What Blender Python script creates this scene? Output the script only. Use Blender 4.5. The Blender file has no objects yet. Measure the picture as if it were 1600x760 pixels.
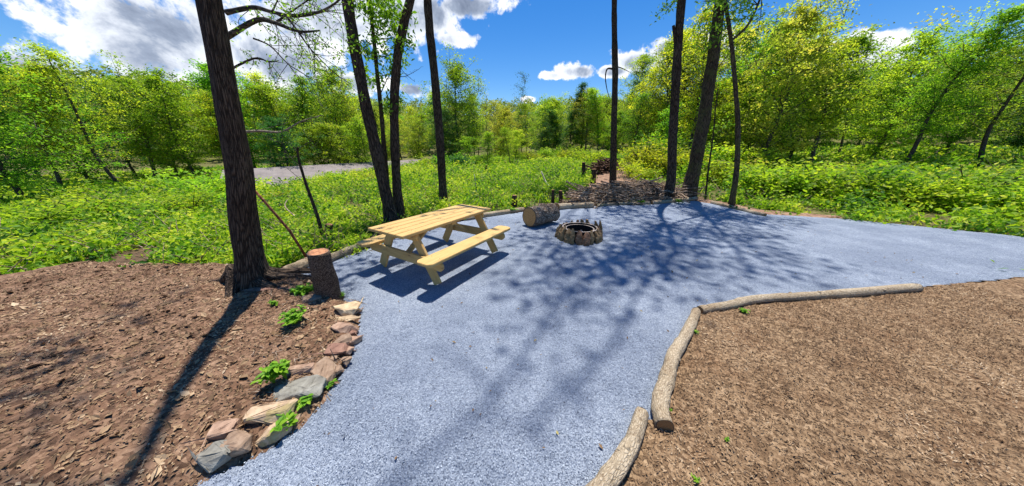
import bpy, bmesh, math, random
import numpy as np
from mathutils import Vector, Matrix, noise
R = math.radians
random.seed(7); rng = np.random.default_rng(11)
scene = bpy.context.scene
C = scene.collection

# ------------------------------------------------------------------ camera
CAM_H, PITCH, F = 1.726, R(20.06), 407.0
cd = bpy.data.cameras.new('camera'); cam = bpy.data.objects.new('camera', cd); C.objects.link(cam)
cam.location = (0, 0, CAM_H); cam.rotation_euler = (R(90) - PITCH, 0, 0)
cd.sensor_width = 36; cd.lens = F / 1600 * 36; cd.clip_end = 3000; cd.clip_start = 0.05
scene.camera = cam
scene.view_settings.view_transform = 'Standard'; scene.view_settings.look = 'None'
scene.view_settings.gamma = 1; scene.view_settings.use_curve_mapping = False
scene.view_settings.exposure = 0.74
scene.render.engine = 'CYCLES'
scene.cycles.max_bounces = 6; scene.cycles.diffuse_bounces = 3; scene.cycles.transmission_bounces = 3

# ------------------------------------------------------------------ sun + sky
SUN_EL, SUN_AZ = 75.4, 79.7      # azimuth counted from +x towards +y
sl = bpy.data.lights.new('sun', 'SUN'); so = bpy.data.objects.new('sun', sl); C.objects.link(so)
sl.energy = 4.1; sl.angle = R(0.53); sl.color = (1.0, 0.955, 0.88)
sd = Vector((math.cos(R(SUN_AZ)) * math.cos(R(SUN_EL)), math.sin(R(SUN_AZ)) * math.cos(R(SUN_EL)), math.sin(R(SUN_EL))))
so.rotation_euler = sd.to_track_quat('Z', 'Y').to_euler(); so.location = (0, 0, 30)

def pdir(px, py):
    a = (px - 800) / F; b = -(py - 380) / F
    return Vector((a, math.cos(PITCH) + b * math.sin(PITCH), -math.sin(PITCH) + b * math.cos(PITCH)))
def G(px, py, z=0.0):
    "ground point seen at a photo position"
    d = pdir(px, py); t = (z - CAM_H) / d.z
    return Vector((t * d.x, t * d.y, z))
def P(px, py, y):
    "point at world depth y seen at a photo position"
    d = pdir(px, py); t = y / d.y
    return Vector((t * d.x, y, CAM_H + t * d.z))
def pxw(pt):
    "metres per photo pixel at a point"
    return (pt.y * math.cos(PITCH) + (CAM_H - pt.z) * math.sin(PITCH)) / F

class NT:
    def __init__(s, tree): s.t = tree; s.n = tree.nodes; s.n.clear()
    def add(s, ty, **kw):
        n = s.n.new(ty)
        for k, v in kw.items(): setattr(n, k, v)
        return n
    def put(s, sock, v):
        if isinstance(v, bpy.types.NodeSocket): s.t.links.new(v, sock)
        elif v is not None: sock.default_value = v
    def math(s, op, a, b=None, clamp=False):
        n = s.add('ShaderNodeMath', operation=op); n.use_clamp = clamp
        s.put(n.inputs[0], a)
        if b is not None: s.put(n.inputs[1], b)
        return n.outputs[0]
    def vm(s, op, a, b=None, out=0):
        n = s.add('ShaderNodeVectorMath', operation=op); s.put(n.inputs[0], a)
        if b is not None: s.put(n.inputs[1], b)
        return n.outputs[out]
    def mix(s, f, a, b, mode='MIX'):
        n = s.add('ShaderNodeMix', data_type='RGBA', blend_type=mode)
        s.put(n.inputs[0], f); s.put(n.inputs[6], a); s.put(n.inputs[7], b); return n.outputs[2]
    def ramp(s, f, stops, interp='LINEAR'):
        n = s.add('ShaderNodeValToRGB'); r = n.color_ramp; r.interpolation = interp
        while len(r.elements) > 1: r.elements.remove(r.elements[-1])
        for i, (p, c) in enumerate(stops):
            e = r.elements[0] if i == 0 else r.elements.new(p)
            e.position = p; e.color = tuple(c) + ((1,) if len(c) == 3 else ())
        s.put(n.inputs[0], f); return n.outputs[0]
    def maprange(s, v, a, b, c=0.0, d=1.0, smooth=True):
        n = s.add('ShaderNodeMapRange'); n.interpolation_type = 'SMOOTHSTEP' if smooth else 'LINEAR'
        s.put(n.inputs[0], v)
        for i, x in enumerate((a, b, c, d)): n.inputs[i + 1].default_value = x
        return n.outputs[0]
    def noise(s, vec, scale, detail=4, rough=.55, dist=0.0):
        n = s.add('ShaderNodeTexNoise'); s.put(n.inputs['Vector'], vec)
        n.inputs['Scale'].default_value = scale; n.inputs['Detail'].default_value = detail
        n.inputs['Roughness'].default_value = rough; n.inputs['Distortion'].default_value = dist
        return n.outputs[0]
    def vor(s, vec, scale, out='Color', feature='F1', rand=1.0):
        n = s.add('ShaderNodeTexVoronoi', feature=feature); s.put(n.inputs['Vector'], vec)
        n.inputs['Scale'].default_value = scale; n.inputs['Randomness'].default_value = rand
        return n.outputs[out]
    def scale(s, vec, xyz):
        n = s.add('ShaderNodeMapping'); s.put(n.inputs[0], vec); n.inputs[3].default_value = xyz; return n.outputs[0]
    def bump(s, h, strength=.5, dist=.01, normal=None):
        n = s.add('ShaderNodeBump'); n.inputs['Strength'].default_value = strength; n.inputs['Distance'].default_value = dist
        s.put(n.inputs['Height'], h)
        if normal is not None: s.put(n.inputs['Normal'], normal)
        return n.outputs[0]

world = bpy.data.worlds.new('World'); scene.world = world; world.use_nodes = True
w = NT(world.node_tree)
out = w.add('ShaderNodeOutputWorld')
sky = w.add('ShaderNodeTexSky', sky_type='NISHITA'); sky.sun_disc = False
sky.sun_elevation = R(SUN_EL); sky.sun_rotation = R(90 - SUN_AZ); sky.altitude = 300; sky.air_density = 1.0
sky.dust_density = 0.3; sky.ozone_density = 2.5
hs = w.add('ShaderNodeHueSaturation'); hs.inputs['Saturation'].default_value = 1.42; hs.inputs['Value'].default_value = 0.71
hs.inputs['Hue'].default_value = 0.507
w.put(hs.inputs['Color'], sky.outputs[0])
dirv = w.add('ShaderNodeNewGeometry').outputs['Incoming']
dirv = w.vm('SCALE', dirv); dirv.node.inputs[3].default_value = -1.0   # direction into the sky
# clouds: soft lumps round chosen compass directions, broken up by fractal noise
blobs = [  # photo x, y, half width, half height (px)
    (520, 30, 200, 85), (640, 20, 140, 70), (725, 10, 85, 32), (715, 62, 50, 18), (440, 90, 170, 70),
    (640, 140, 40, 16), (560, 130, 70, 24),
    (905, 113, 50, 17), (862, 119, 28, 9), (955, 112, 40, 13), (1000, 97, 52, 23), (1045, 76, 44, 24), (1140, 72, 66, 38),
    (825, 156, 12, 6), (250, 60, 170, 110), (1330, 90, 120, 40), (60, 130, 140, 80)]
wn = w.noise(dirv, 7.0, 8, .62, .3)
wn2 = w.noise(w.vm('ADD', dirv, (3.1, 1.7, .4)), 24.0, 5, .6)
field = None
for (bx, by, hw, hh) in blobs:
    c = pdir(bx, by).normalized(); k = F / pdir(bx, by).length * 0 + F
    ex = pdir(bx + hw, by).normalized() - pdir(bx - hw, by).normalized(); ex2 = ex.length / 2
    ey = (pdir(bx, by - hh).normalized() - pdir(bx, by + hh).normalized()).length / 2
    right = ex.normalized(); up = right.cross(c).normalized()
    dv = w.vm('SUBTRACT', dirv, tuple(c))
    u = w.math('DIVIDE', w.vm('DOT_PRODUCT', dv, tuple(right), 1), ex2)
    v = w.math('DIVIDE', w.vm('DOT_PRODUCT', dv, tuple(up), 1), ey)
    front = w.math('DIVIDE', w.vm('DOT_PRODUCT', dv, tuple(c), 1), ex2 * 2)
    q = w.math('ADD', w.math('ADD', w.math('MULTIPLY', u, u), w.math('MULTIPLY', v, v)), w.math('MULTIPLY', front, front))
    m = w.math('SUBTRACT', 1.0, w.math('SQRT', q))
    field = m if field is None else w.math('MAXIMUM', field, m)
den = w.math('ADD', field, w.math('MULTIPLY', w.math('SUBTRACT', wn, .5), 1.9))
den = w.math('ADD', den, w.math('MULTIPLY', w.math('SUBTRACT', wn2, .5), 1.7))
alpha = w.maprange(den, 0.10, 0.48)
wn3 = w.noise(w.vm('ADD', dirv, (.02, -.03, -.045)), 7.0, 6, .6, .3)
lit = w.math('SUBTRACT', wn, wn3)
thick = w.maprange(field, 0.15, 0.75)
shade = w.math('SUBTRACT', w.math('ADD', w.math('MULTIPLY', lit, 1.7), .98), w.math('MULTIPLY', thick, .58), True)
ccol = w.ramp(shade, [(0, (.15, .19, .28)), (.33, (.32, .38, .50)), (.6, (.74, .79, .88)), (1, (1.05, 1.05, 1.05))])
bg1 = w.add('ShaderNodeBackground'); w.put(bg1.inputs[0], hs.outputs[0]); bg1.inputs[1].default_value = 0.13
bg2 = w.add('ShaderNodeBackground'); w.put(bg2.inputs[0], ccol); bg2.inputs[1].default_value = 0.74
mx = w.add('ShaderNodeMixShader'); w.put(mx.inputs[0], alpha)
w.t.links.new(bg1.outputs[0], mx.inputs[1]); w.t.links.new(bg2.outputs[0], mx.inputs[2])
w.t.links.new(mx.outputs[0], out.inputs[0])
world.cycles.sampling_method = 'MANUAL'; world.cycles.sample_map_resolution = 512

# ------------------------------------------------------------------ materials
def mat(name):
    m = bpy.data.materials.new(name); m.use_nodes = True
    n = NT(m.node_tree); o = n.add('ShaderNodeOutputMaterial'); b = n.add('ShaderNodeBsdfPrincipled')
    n.t.links.new(b.outputs[0], o.inputs[0]); b.inputs['Roughness'].default_value = .85
    b.inputs['Specular IOR Level'].default_value = .25
    return m, n, b, o
def geo(n): return n.add('ShaderNodeNewGeometry').outputs['Position']
def objc(n): return n.add('ShaderNodeTexCoord').outputs['Object']
def uvc(n): return n.add('ShaderNodeTexCoord').outputs['UV']
def orand(n): return n.add('ShaderNodeObjectInfo').outputs['Random']

def m_leaf(name, cols, trans=.45, rough=.55, objvar=.0):
    m, n, b, o = mat(name)
    at = n.add('ShaderNodeAttribute', attribute_name='tint')
    f = at.outputs['Fac']
    col = n.ramp(f, cols)
    if objvar:
        h = n.add('ShaderNodeHueSaturation'); n.put(h.inputs['Color'], col)
        r = orand(n)
        n.put(h.inputs['Hue'], n.maprange(r, 0, 1, .5 - objvar, .5 + objvar * .8, False))
        r2 = n.math('FRACT', n.math('MULTIPLY', r, 7.31))
        n.put(h.inputs['Value'], n.maprange(r2, 0, 1, .72, 1.3, False)); col = h.outputs[0]
    n.put(b.inputs['Base Color'], col); b.inputs['Roughness'].default_value = rough
    t = n.add('ShaderNodeBsdfTranslucent')
    tc = n.mix(.5, col, n.mix(1.0, col, (1.25, 1.35, .5, 1), 'MULTIPLY')); n.put(t.inputs[0], tc)
    ms = n.add('ShaderNodeMixShader'); ms.inputs[0].default_value = trans
    n.t.links.new(b.outputs[0], ms.inputs[1]); n.t.links.new(t.outputs[0], ms.inputs[2]); n.t.links.new(ms.outputs[0], o.inputs[0])
    return m
M = {}
M['leaf_mid'] = m_leaf('leaf_mid', [(0, (.07, .18, .014)), (.5, (.25, .45, .026)), (1, (.50, .64, .04))], .6, objvar=.03)
M['leaf_yellow'] = m_leaf('leaf_yellow', [(0, (.14, .23, .014)), (.5, (.42, .54, .028)), (1, (.68, .70, .05))], .6, objvar=.03)
M['leaf_dark'] = m_leaf('leaf_dark', [(0, (.02, .075, .016)), (.5, (.05, .17, .025)), (1, (.12, .30, .035))], .35, objvar=.02)
M['leaf_rust'] = m_leaf('leaf_rust', [(0, (.13, .18, .02)), (.5, (.36, .44, .04)), (1, (.58, .50, .08))], .6, objvar=.02)
M['leaf_far'] = m_leaf('leaf_far', [(0, (.05, .11, .02)), (.5, (.16, .24, .035)), (1, (.34, .36, .06))])
M['leaf_fresh'] = m_leaf('leaf_fresh', [(0, (.10, .24, .015)), (.5, (.22, .42, .025)), (1, (.42, .58, .05))], .5)
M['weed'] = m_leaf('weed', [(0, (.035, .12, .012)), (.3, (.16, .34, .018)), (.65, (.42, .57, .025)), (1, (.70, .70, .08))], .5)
M['plant'] = m_leaf('plant', [(0, (.06, .18, .015)), (.5, (.18, .40, .025)), (1, (.36, .55, .04))], .4)

def m_bark(name, c0, c1, c2, su=10, sv=2.2, strength=.9, dist=.02, moss=None, plates=.7):
    m, n, b, o = mat(name)
    uv = uvc(n)
    v = n.scale(uv, (su, sv, 1))
    n1 = n.noise(v, 2.2, 8, .65, .6)
    vr = n.vor(n.vm('ADD', v, n.vm('SCALE', n.add('ShaderNodeTexNoise').outputs[1])), 2.6, 'Distance', 'DISTANCE_TO_EDGE')
    ridge = n.maprange(vr, 0, .22)
    hgt = n.math('ADD', n.math('MULTIPLY', ridge, plates), n.math('MULTIPLY', n1, 1.3 - plates))
    col = n.ramp(hgt, [(.15, c0), (.55, c1), (1, c2)])
    big = n.noise(geo(n), 1.7, 4)
    col = n.mix(n.maprange(big, .35, .7), col, n.mix(1, col, (.72, .66, .60, 1), 'MULTIPLY'))
    if moss:
        col = n.mix(n.math('MULTIPLY', n.maprange(n.noise(geo(n), 3.3, 5), .5, .68), .55), col, moss + (1,))
    fl = n.noise(geo(n), 38, 4, .7); col = n.mix(n.maprange(fl, .52, .66, 0, .75), col, n.mix(1, col, (.48, .42, .36, 1), 'MULTIPLY'))
    n.put(b.inputs['Base Color'], col); b.inputs['Roughness'].default_value = .95
    n.put(b.inputs['Normal'], n.bump(hgt, strength, dist))
    return m
M['bark'] = m_bark('bark', (.012, .008, .006), (.062, .042, .029), (.13, .092, .064))
M['bark_mossy'] = m_bark('bark_mossy', (.016, .012, .007), (.080, .058, .034), (.155, .115, .07), moss=(.13, .14, .04))
M['bark_far'] = m_bark('bark_far', (.03, .025, .02), (.09, .075, .06), (.17, .14, .12), 6, 1.5)
M['bark_twig'] = m_bark('bark_twig', (.02, .017, .014), (.06, .05, .04), (.13, .11, .09), 4, 2, .4)
M['bark_stump'] = m_bark('bark_stump', (.028, .018, .013), (.11, .076, .055), (.24, .175, .13), 24, 16, 1.0, .012)
M['bark_log'] = m_bark('bark_log', (.025, .017, .012), (.18, .13, .095), (.52, .43, .34), 13, 5, 1.0, .03, None, .5)
M['bark_pale'] = m_bark('bark_pale', (.15, .11, .07), (.40, .315, .21), (.60, .50, .36), 26, 12, 1.0, .010, None, .30)
M['bark_grey'] = m_bark('bark_grey', (.10, .085, .06), (.30, .25, .18), (.46, .40, .31), 20, 9, 1.0, .012, moss=(.20, .22, .08), plates=.35)
M['stick'] = m_bark('stick', (.07, .05, .035), (.28, .20, .14), (.50, .39, .29), 4, 3, .4)
M['root_brown'] = m_bark('root_brown', (.03, .015, .01), (.13, .07, .045), (.26, .16, .11), 4, 3, .4)
M['stick_brush'] = m_bark('stick_brush', (.08, .055, .038), (.34, .24, .165), (.60, .47, .35), 4, 3, .4)
M['stick_white'] = m_bark('stick_white', (.3, .27, .2), (.5, .45, .36), (.7, .65, .55), 4, 3, .4)
M['stick_red'] = m_bark('stick_red', (.10, .035, .02), (.26, .10, .055), (.40, .18, .10), 4, 3, .4)

def m_cut(name, c0, c1, edge, rings=7, cracks=True):
    m, n, b, o = mat(name)
    uv = uvc(n)
    wv = n.add('ShaderNodeTexWave', wave_type='RINGS', rings_direction='Z'); n.put(wv.inputs[0], uv)
    wv.inputs['Scale'].default_value = rings; wv.inputs['Distortion'].default_value = 1.6; wv.inputs['Detail'].default_value = 3
    wv.inputs['Detail Scale'].default_value = 2
    col = n.mix(wv.outputs['Fac'], c0 + (1,), c1 + (1,))
    ns = n.noise(n.scale(uv, (3, 3, 1)), 2, 6, .65)
    col = n.mix(n.maprange(ns, .4, .75), col, n.mix(1, col, (.6, .52, .45, 1), 'MULTIPLY'))
    ln = n.vm('LENGTH', uv, None, 1)
    col = n.mix(n.maprange(ln, .86, .95), col, edge + (1,))
    n.put(b.inputs['Base Color'], col)
    n.put(b.inputs['Normal'], n.bump(ns, .5, .006))
    return m
M['cut_orange'] = m_cut('cut_orange', (.62, .30, .15), (.50, .21, .10), (.20, .13, .09))
M['cut_tan'] = m_cut('cut_tan', (.66, .35, .13), (.48, .23, .08), (.10, .07, .05), 5)
M['cut_brown'] = m_cut('cut_brown', (.36, .20, .08), (.26, .14, .06), (.10, .07, .05), 5)

def m_wood():
    m, n, b, o = mat('pine_wood')
    uv = uvc(n)                       # u along the board in metres, v across
    st = n.scale(uv, (1.1, 16, 1))
    off = n.vm('SCALE', n.add('ShaderNodeCombineXYZ').outputs[0])
    g = n.noise(st, 2.2, 6, .65, 2.0)
    fine = n.noise(n.scale(uv, (4, 160, 1)), 2.0, 3, .5)
    kn = n.vor(n.scale(uv, (2.3, 9.0, 1)), 1.0, 'Distance')
    knot = n.maprange(kn, .03, .10, 1, 0)
    halo = n.maprange(kn, .05, .42, 1, 0)
    col = n.ramp(g, [(.25, (.72, .50, .21)), (.5, (.62, .39, .14)), (.75, (.44, .24, .075))])
    col = n.mix(n.math('MULTIPLY', halo, .65), col, (.50, .29, .10, 1))
    col = n.mix(knot, col, (.20, .09, .035, 1))
    col = n.mix(n.maprange(fine, .35, .7, 0, .5), col, (.50, .34, .14, 1))
    gr = n.noise(geo(n), 5, 3); col = n.mix(n.maprange(gr, .45, .7, 0, .22), col, (.50, .44, .18, 1))
    n.put(b.inputs['Base Color'], col); b.inputs['Roughness'].default_value = .6
    n.put(b.inputs['Normal'], n.bump(fine, .25, .002)); return m
M['wood'] = m_wood()

def m_gravel():
    m, n, b, o = mat('blue_gravel')
    p = geo(n)
    warp = n.add('ShaderNodeTexNoise'); n.put(warp.inputs['Vector'], p); warp.inputs['Scale'].default_value = 30
    pw = n.vm('ADD', p, n.vm('SCALE', warp.outputs[1])); pw.node.inputs[0]
    sc = n.add('ShaderNodeVectorMath', operation='SCALE'); n.put(sc.inputs[0], warp.outputs[1]); sc.inputs[3].default_value = .012
    pw = n.vm('ADD', p, sc.outputs[0])
    c1 = n.vor(pw, 125, 'Color'); c2 = n.vor(pw, 240, 'Color')
    d1 = n.vor(pw, 125, 'Distance'); d2 = n.vor(pw, 240, 'Distance')
    sx = n.add('ShaderNodeSeparateColor'); n.put(sx.inputs[0], c1)
    sy = n.add('ShaderNodeSeparateColor'); n.put(sy.inputs[0], c2)
    val = n.math('ADD', n.math('MULTIPLY', sx.outputs[0], .6), n.math('MULTIPLY', sy.outputs[1], .4))
    col = n.ramp(val, [(0, (.05, .062, .09)), (.22, (.17, .205, .27)), (.5, (.27, .31, .38)), (.78, (.355, .40, .475)), (1, (.50, .55, .62))])
    big = n.noise(p, .9, 5, .6); med = n.noise(p, 5, 5, .65)
    col = n.mix(n.maprange(big, .35, .68), n.mix(1, col, (.76, .775, .80, 1), 'MULTIPLY'), n.mix(1, col, (1.08, 1.07, 1.05, 1), 'MULTIPLY'))
    col = n.mix(n.maprange(med, .48, .68, 0, .30), col, n.mix(1, col, (.62, .64, .70, 1), 'MULTIPLY'))
    spk = n.vor(p, 9, 'Distance'); fl = n.noise(p, 60, 2)
    dark = n.math('MULTIPLY', n.maprange(spk, .04, .09, 1, 0), n.maprange(fl, .45, .6))
    col = n.mix(dark, col, (.05, .045, .05, 1))
    n.put(b.inputs['Base Color'], col); b.inputs['Roughness'].default_value = .9
    h = n.math('ADD', n.math('MULTIPLY', d1, -1.0), n.math('MULTIPLY', d2, -.4))
    h = n.math('ADD', h, n.math('MULTIPLY', val, .5))
    b1 = n.bump(n.noise(p, 5, 6, .65), .8, .06)
    n.put(b.inputs['Normal'], n.bump(h, .7, .008, b1)); return m
M['gravel'] = m_gravel()

def m_soil(name, c0, c1, c2, fine=30):
    m, n, b, o = mat(name)
    p = geo(n); a = n.noise(p, fine, 8, .7, .5); bb = n.noise(p, 3.2, 5, .6)
    v = n.vor(p, fine * 1.4, 'Color'); s = n.add('ShaderNodeSeparateColor'); n.put(s.inputs[0], v)
    f = n.math('ADD', n.math('MULTIPLY', a, .65), n.math('MULTIPLY', s.outputs[0], .35))
    col = n.ramp(f, [(.25, c0), (.5, c1), (.78, c2)])
    col = n.mix(n.maprange(bb, .4, .68, 0, .6), col, n.mix(1, col, (.62, .52, .46, 1), 'MULTIPLY'))
    n.put(b.inputs['Base Color'], col); b.inputs['Roughness'].default_value = 1
    n.put(b.inputs['Normal'], n.bump(f, 1.0, .03)); return m
M['mulch'] = m_soil('mulch', (.07, .04, .021), (.27, .17, .092), (.48, .33, .195))
M['dirt'] = m_soil('dirt', (.06, .034, .02), (.21, .12, .072), (.38, .24, .15), 22)
M['dirt_bare'] = m_soil('dirt_bare', (.12, .07, .045), (.30, .18, .12), (.42, .28, .19), 8)

def m_ground():
    m, n, b, o = mat('forest_ground')
    p = geo(n); a = n.noise(p, 4, 8, .65); bb = n.noise(p, .35, 5, .6)
    g = n.ramp(a, [(.3, (.05, .055, .015)), (.5, (.13, .13, .035)), (.7, (.26, .21, .09))])
    d = n.ramp(a, [(.3, (.05, .03, .018)), (.7, (.24, .15, .09))])
    sp = n.add('ShaderNodeSeparateXYZ'); n.put(sp.inputs[0], p)
    near = n.maprange(sp.outputs[1], 4.0, 7.5)
    f = n.math('MULTIPLY', near, n.maprange(bb, .30, .45))
    n.put(b.inputs['Base Color'], n.mix(f, d, g)); b.inputs['Roughness'].default_value = 1
    n.put(b.inputs['Normal'], n.bump(n.noise(p, 14, 6, .7), 1, .06)); return m
M['ground'] = m_ground()

def m_rock(name, c0, c1, c2, moss=0.0):
    m, n, b, o = mat(name)
    p = objc(n); a = n.noise(p, 7, 8, .65, .6); s = n.noise(n.scale(p, (1, 1, 4)), 9, 5, .6)
    f = n.math('ADD', n.math('MULTIPLY', a, .6), n.math('MULTIPLY', s, .4))
    col = n.ramp(f, [(.3, c0), (.5, c1), (.68, c2)])
    if moss: col = n.mix(n.math('MULTIPLY', n.maprange(n.noise(p, 9, 4), .5, .6), moss), col, (.22, .20, .03, 1))
    fine = n.noise(p, 60, 4, .7); col = n.mix(n.maprange(fine, .5, .75, 0, .4), col, n.mix(1, col, (.5, .45, .42, 1), 'MULTIPLY'))
    n.put(b.inputs['Base Color'], col); b.inputs['Roughness'].default_value = .9
    n.put(b.inputs['Normal'], n.bump(f, .9, .02)); return m
M['rock_cream'] = m_rock('rock_cream', (.30, .19, .11), (.58, .43, .26), (.74, .62, .42))
M['rock_pink'] = m_rock('rock_pink', (.20, .115, .075), (.40, .26, .18), (.56, .41, .29))
M['rock_red'] = m_rock('rock_red', (.14, .07, .05), (.30, .165, .115), (.44, .28, .20))
M['rock_brown'] = m_rock('rock_brown', (.13, .08, .055), (.31, .21, .14), (.48, .36, .26))
M['rock_grey'] = m_rock('rock_grey', (.12, .11, .09), (.26, .245, .205), (.40, .385, .33))
M['rock_moss'] = m_rock('rock_moss', (.24, .16, .10), (.50, .36, .23), (.64, .50, .35), .45)
M['rock_fire'] = m_rock('rock_fire', (.05, .028, .013), (.27, .165, .075), (.55, .38, .21), .0)
M['rock_fire_red'] = m_rock('rock_fire_red', (.05, .028, .018), (.25, .125, .065), (.45, .27, .16))

def m_plain(name, c, rough=.8, metal=0, var=.35, sc=20):
    m, n, b, o = mat(name); a = n.noise(objc(n), sc, 6, .65)
    n.put(b.inputs['Base Color'], n.mix(n.maprange(a, .3, .7), tuple(x * (1 - var) for x in c) + (1,), c + (1,)))
    b.inputs['Roughness'].default_value = rough; b.inputs['Metallic'].default_value = metal
    n.put(b.inputs['Normal'], n.bump(a, .3, .004)); return m
M['rust_ring'] = m_plain('rust_ring', (.46, .38, .32), .6, .25, .55, 14)
M['char'] = m_plain('char', (.022, .019, .017), .95, 0, .5, 30)
M['ash'] = m_plain('ash', (.30, .28, .26), .95, 0, .8, 18)
M['hill'] = m_soil('hill', (.06, .08, .01), (.14, .19, .02), (.26, .30, .04), .5)
M['shed_wall'] = m_plain('shed_wall', (.17, .14, .12), .9, 0, .4, 2)
def m_roof():
    m, n, b, o = mat('shed_roof')
    uv = uvc(n)
    sp = n.add('ShaderNodeSeparateXYZ'); n.put(sp.inputs[0], uv)
    wv = n.math('FRACT', n.math('MULTIPLY', sp.outputs[0], 2.6))
    rib = n.maprange(wv, .06, .14); rib = n.math('MULTIPLY', rib, n.maprange(wv, .86, .96, 1, 0))
    a = n.noise(uv, 1.1, 7, .65); col = n.ramp(a, [(.3, (.17, .145, .135)), (.6, (.25, .215, .20)), (.8, (.32, .28, .265))])
    col = n.mix(n.math('MULTIPLY', n.math('SUBTRACT', 1.0, rib), .10), col, (.12, .11, .11, 1))
    n.put(b.inputs['Base Color'], col); b.inputs['Roughness'].default_value = .75; n.put(b.inputs['Normal'], n.bump(rib, .2, .02)); return m
M['roof'] = m_roof()

# ------------------------------------------------------------------ mesh helpers
class MB:
    def __init__(s): s.v = []; s.f = []; s.uv = []; s.tint = []; s.nv = 0; s.smooth = True
    def add(s, V, Fc, uv=None, tint=.5):
        s.v.extend([tuple(a) for a in V])
        for i, f in enumerate(Fc):
            s.f.append(tuple(k + s.nv for k in f))
            if uv is None: s.uv.extend([(0, 0)] * len(f))
            else: s.uv.extend([uv[i][j] for j in range(len(f))])
            s.tint.append(tint)
        s.nv += len(V)
    def tube(s, pts, rad, sides=8, cap=True, rough=0.0, v0=0.0):
        pts = [Vector(p) for p in pts]; n = len(pts); V = []; Fc = []; U = []
        t = (pts[1] - pts[0]).normalized(); a = t.orthogonal().normalized(); L = v0; Ls = []
        ph = random.random() * 50
        for i, p in enumerate(pts):
            t = ((pts[min(i + 1, n - 1)] - pts[max(i - 1, 0)])).normalized()
            a = (a - t * a.dot(t)).normalized(); b = t.cross(a)
            if i: L += (p - pts[i - 1]).length
            Ls.append(L)
            for k in range(sides):
                an = 2 * math.pi * k / sides
                rr = rad[i] * (1 + (rough * noise.noise(Vector((math.cos(an) * 1.7, math.sin(an) * 1.7, L * 2.2 / max(rad[0] * 4, .2) + ph))) if rough else 0))
                V.append(p + (a * math.cos(an) + b * math.sin(an)) * rr)
        r0 = max(rad)
        for i in range(n - 1):
            for k in range(sides):
                k2 = (k + 1) % sides
                Fc.append((i * sides + k, i * sides + k2, (i + 1) * sides + k2, (i + 1) * sides + k))
                u0 = k / sides * 6.28 * r0; u1 = (k + 1) / sides * 6.28 * r0
                U.append([(u0, Ls[i]), (u1, Ls[i]), (u1, Ls[i + 1]), (u0, Ls[i + 1])])
        if cap:
            Fc.append(tuple(range(sides - 1, -1, -1))); U.append([(0, 0)] * sides)
            Fc.append(tuple((n - 1) * sides + k for k in range(sides))); U.append([(0, 0)] * sides)
        s.add(V, Fc, U)
    def leaves(s, pts, size, up=.3, tint=None, aspect=.5, fold=True):
        "many small pointed leaf faces, each with its own direction"
        pts = np.asarray(pts, float)
        n = len(pts)
        if n == 0: return
        size = np.broadcast_to(np.asarray(size, float), (n,))[:, None]
        nrm = rng.normal(size=(n, 3)); nrm[:, 2] = np.abs(nrm[:, 2]) + up * 2; nrm /= np.linalg.norm(nrm, axis=1)[:, None]
        a = rng.normal(size=(n, 3)); a -= nrm * (a * nrm).sum(1)[:, None]; a /= np.linalg.norm(a, axis=1)[:, None]
        b = np.cross(nrm, a)
        sz = size * rng.uniform(.65, 1.3, (n, 1))
        V = np.stack([pts - a * sz * .5, pts + b * sz * aspect * .5 + nrm * sz * .08, pts + a * sz * .5, pts - b * sz * aspect * .5 + nrm * sz * .08], 1).reshape(-1, 3)
        tn = np.clip(rng.normal(.5, .2, n), 0, 1) if tint is None else np.clip(np.asarray(tint) + rng.normal(0, .13, n), 0, 1)
        base = s.nv
        s.v.extend(map(tuple, V.tolist()))
        s.f.extend([(base + 4 * i, base + 4 * i + 1, base + 4 * i + 2, base + 4 * i + 3) for i in range(n)])
        s.uv.extend([(0, 0), (1, 0), (1, 1), (0, 1)] * n); s.tint.extend(tn.tolist()); s.nv += 4 * n
    def mesh(s, name, smooth=True):
        me = bpy.data.meshes.new(name); me.from_pydata(s.v, [], s.f)
        ul = me.uv_layers.new(name='UVMap'); ul.data.foreach_set('uv', np.asarray(s.uv, 'f').ravel())
        at = me.attributes.new('tint', 'FLOAT', 'FACE'); at.data.foreach_set('value', np.asarray(s.tint, 'f'))
        if smooth: me.polygons.foreach_set('use_smooth', [True] * len(me.polygons))
        me.update(); return me

def link(name, me, m=None, parent=None):
    o = bpy.data.objects.new(name, me); C.objects.link(o)
    if m is not None: me.materials.append(m) if not me.materials else None
    if parent is not None: o.parent = parent
    return o
def build(mb, name, m, parent=None, smooth=True): return link(name, mb.mesh(name, smooth), m, parent)
def tag(o, label=None, cat=None, group=None, kind=None):
    if label: o['label'] = label
    if cat: o['category'] = cat
    if group: o['group'] = group
    if kind: o['kind'] = kind
    return o
def thing(name, label, cat, loc=(0, 0, 0), group=None):
    o = bpy.data.objects.new(name, None); C.objects.link(o); o.location = loc; o.empty_display_size = .1
    return tag(o, label, cat, group)

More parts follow.
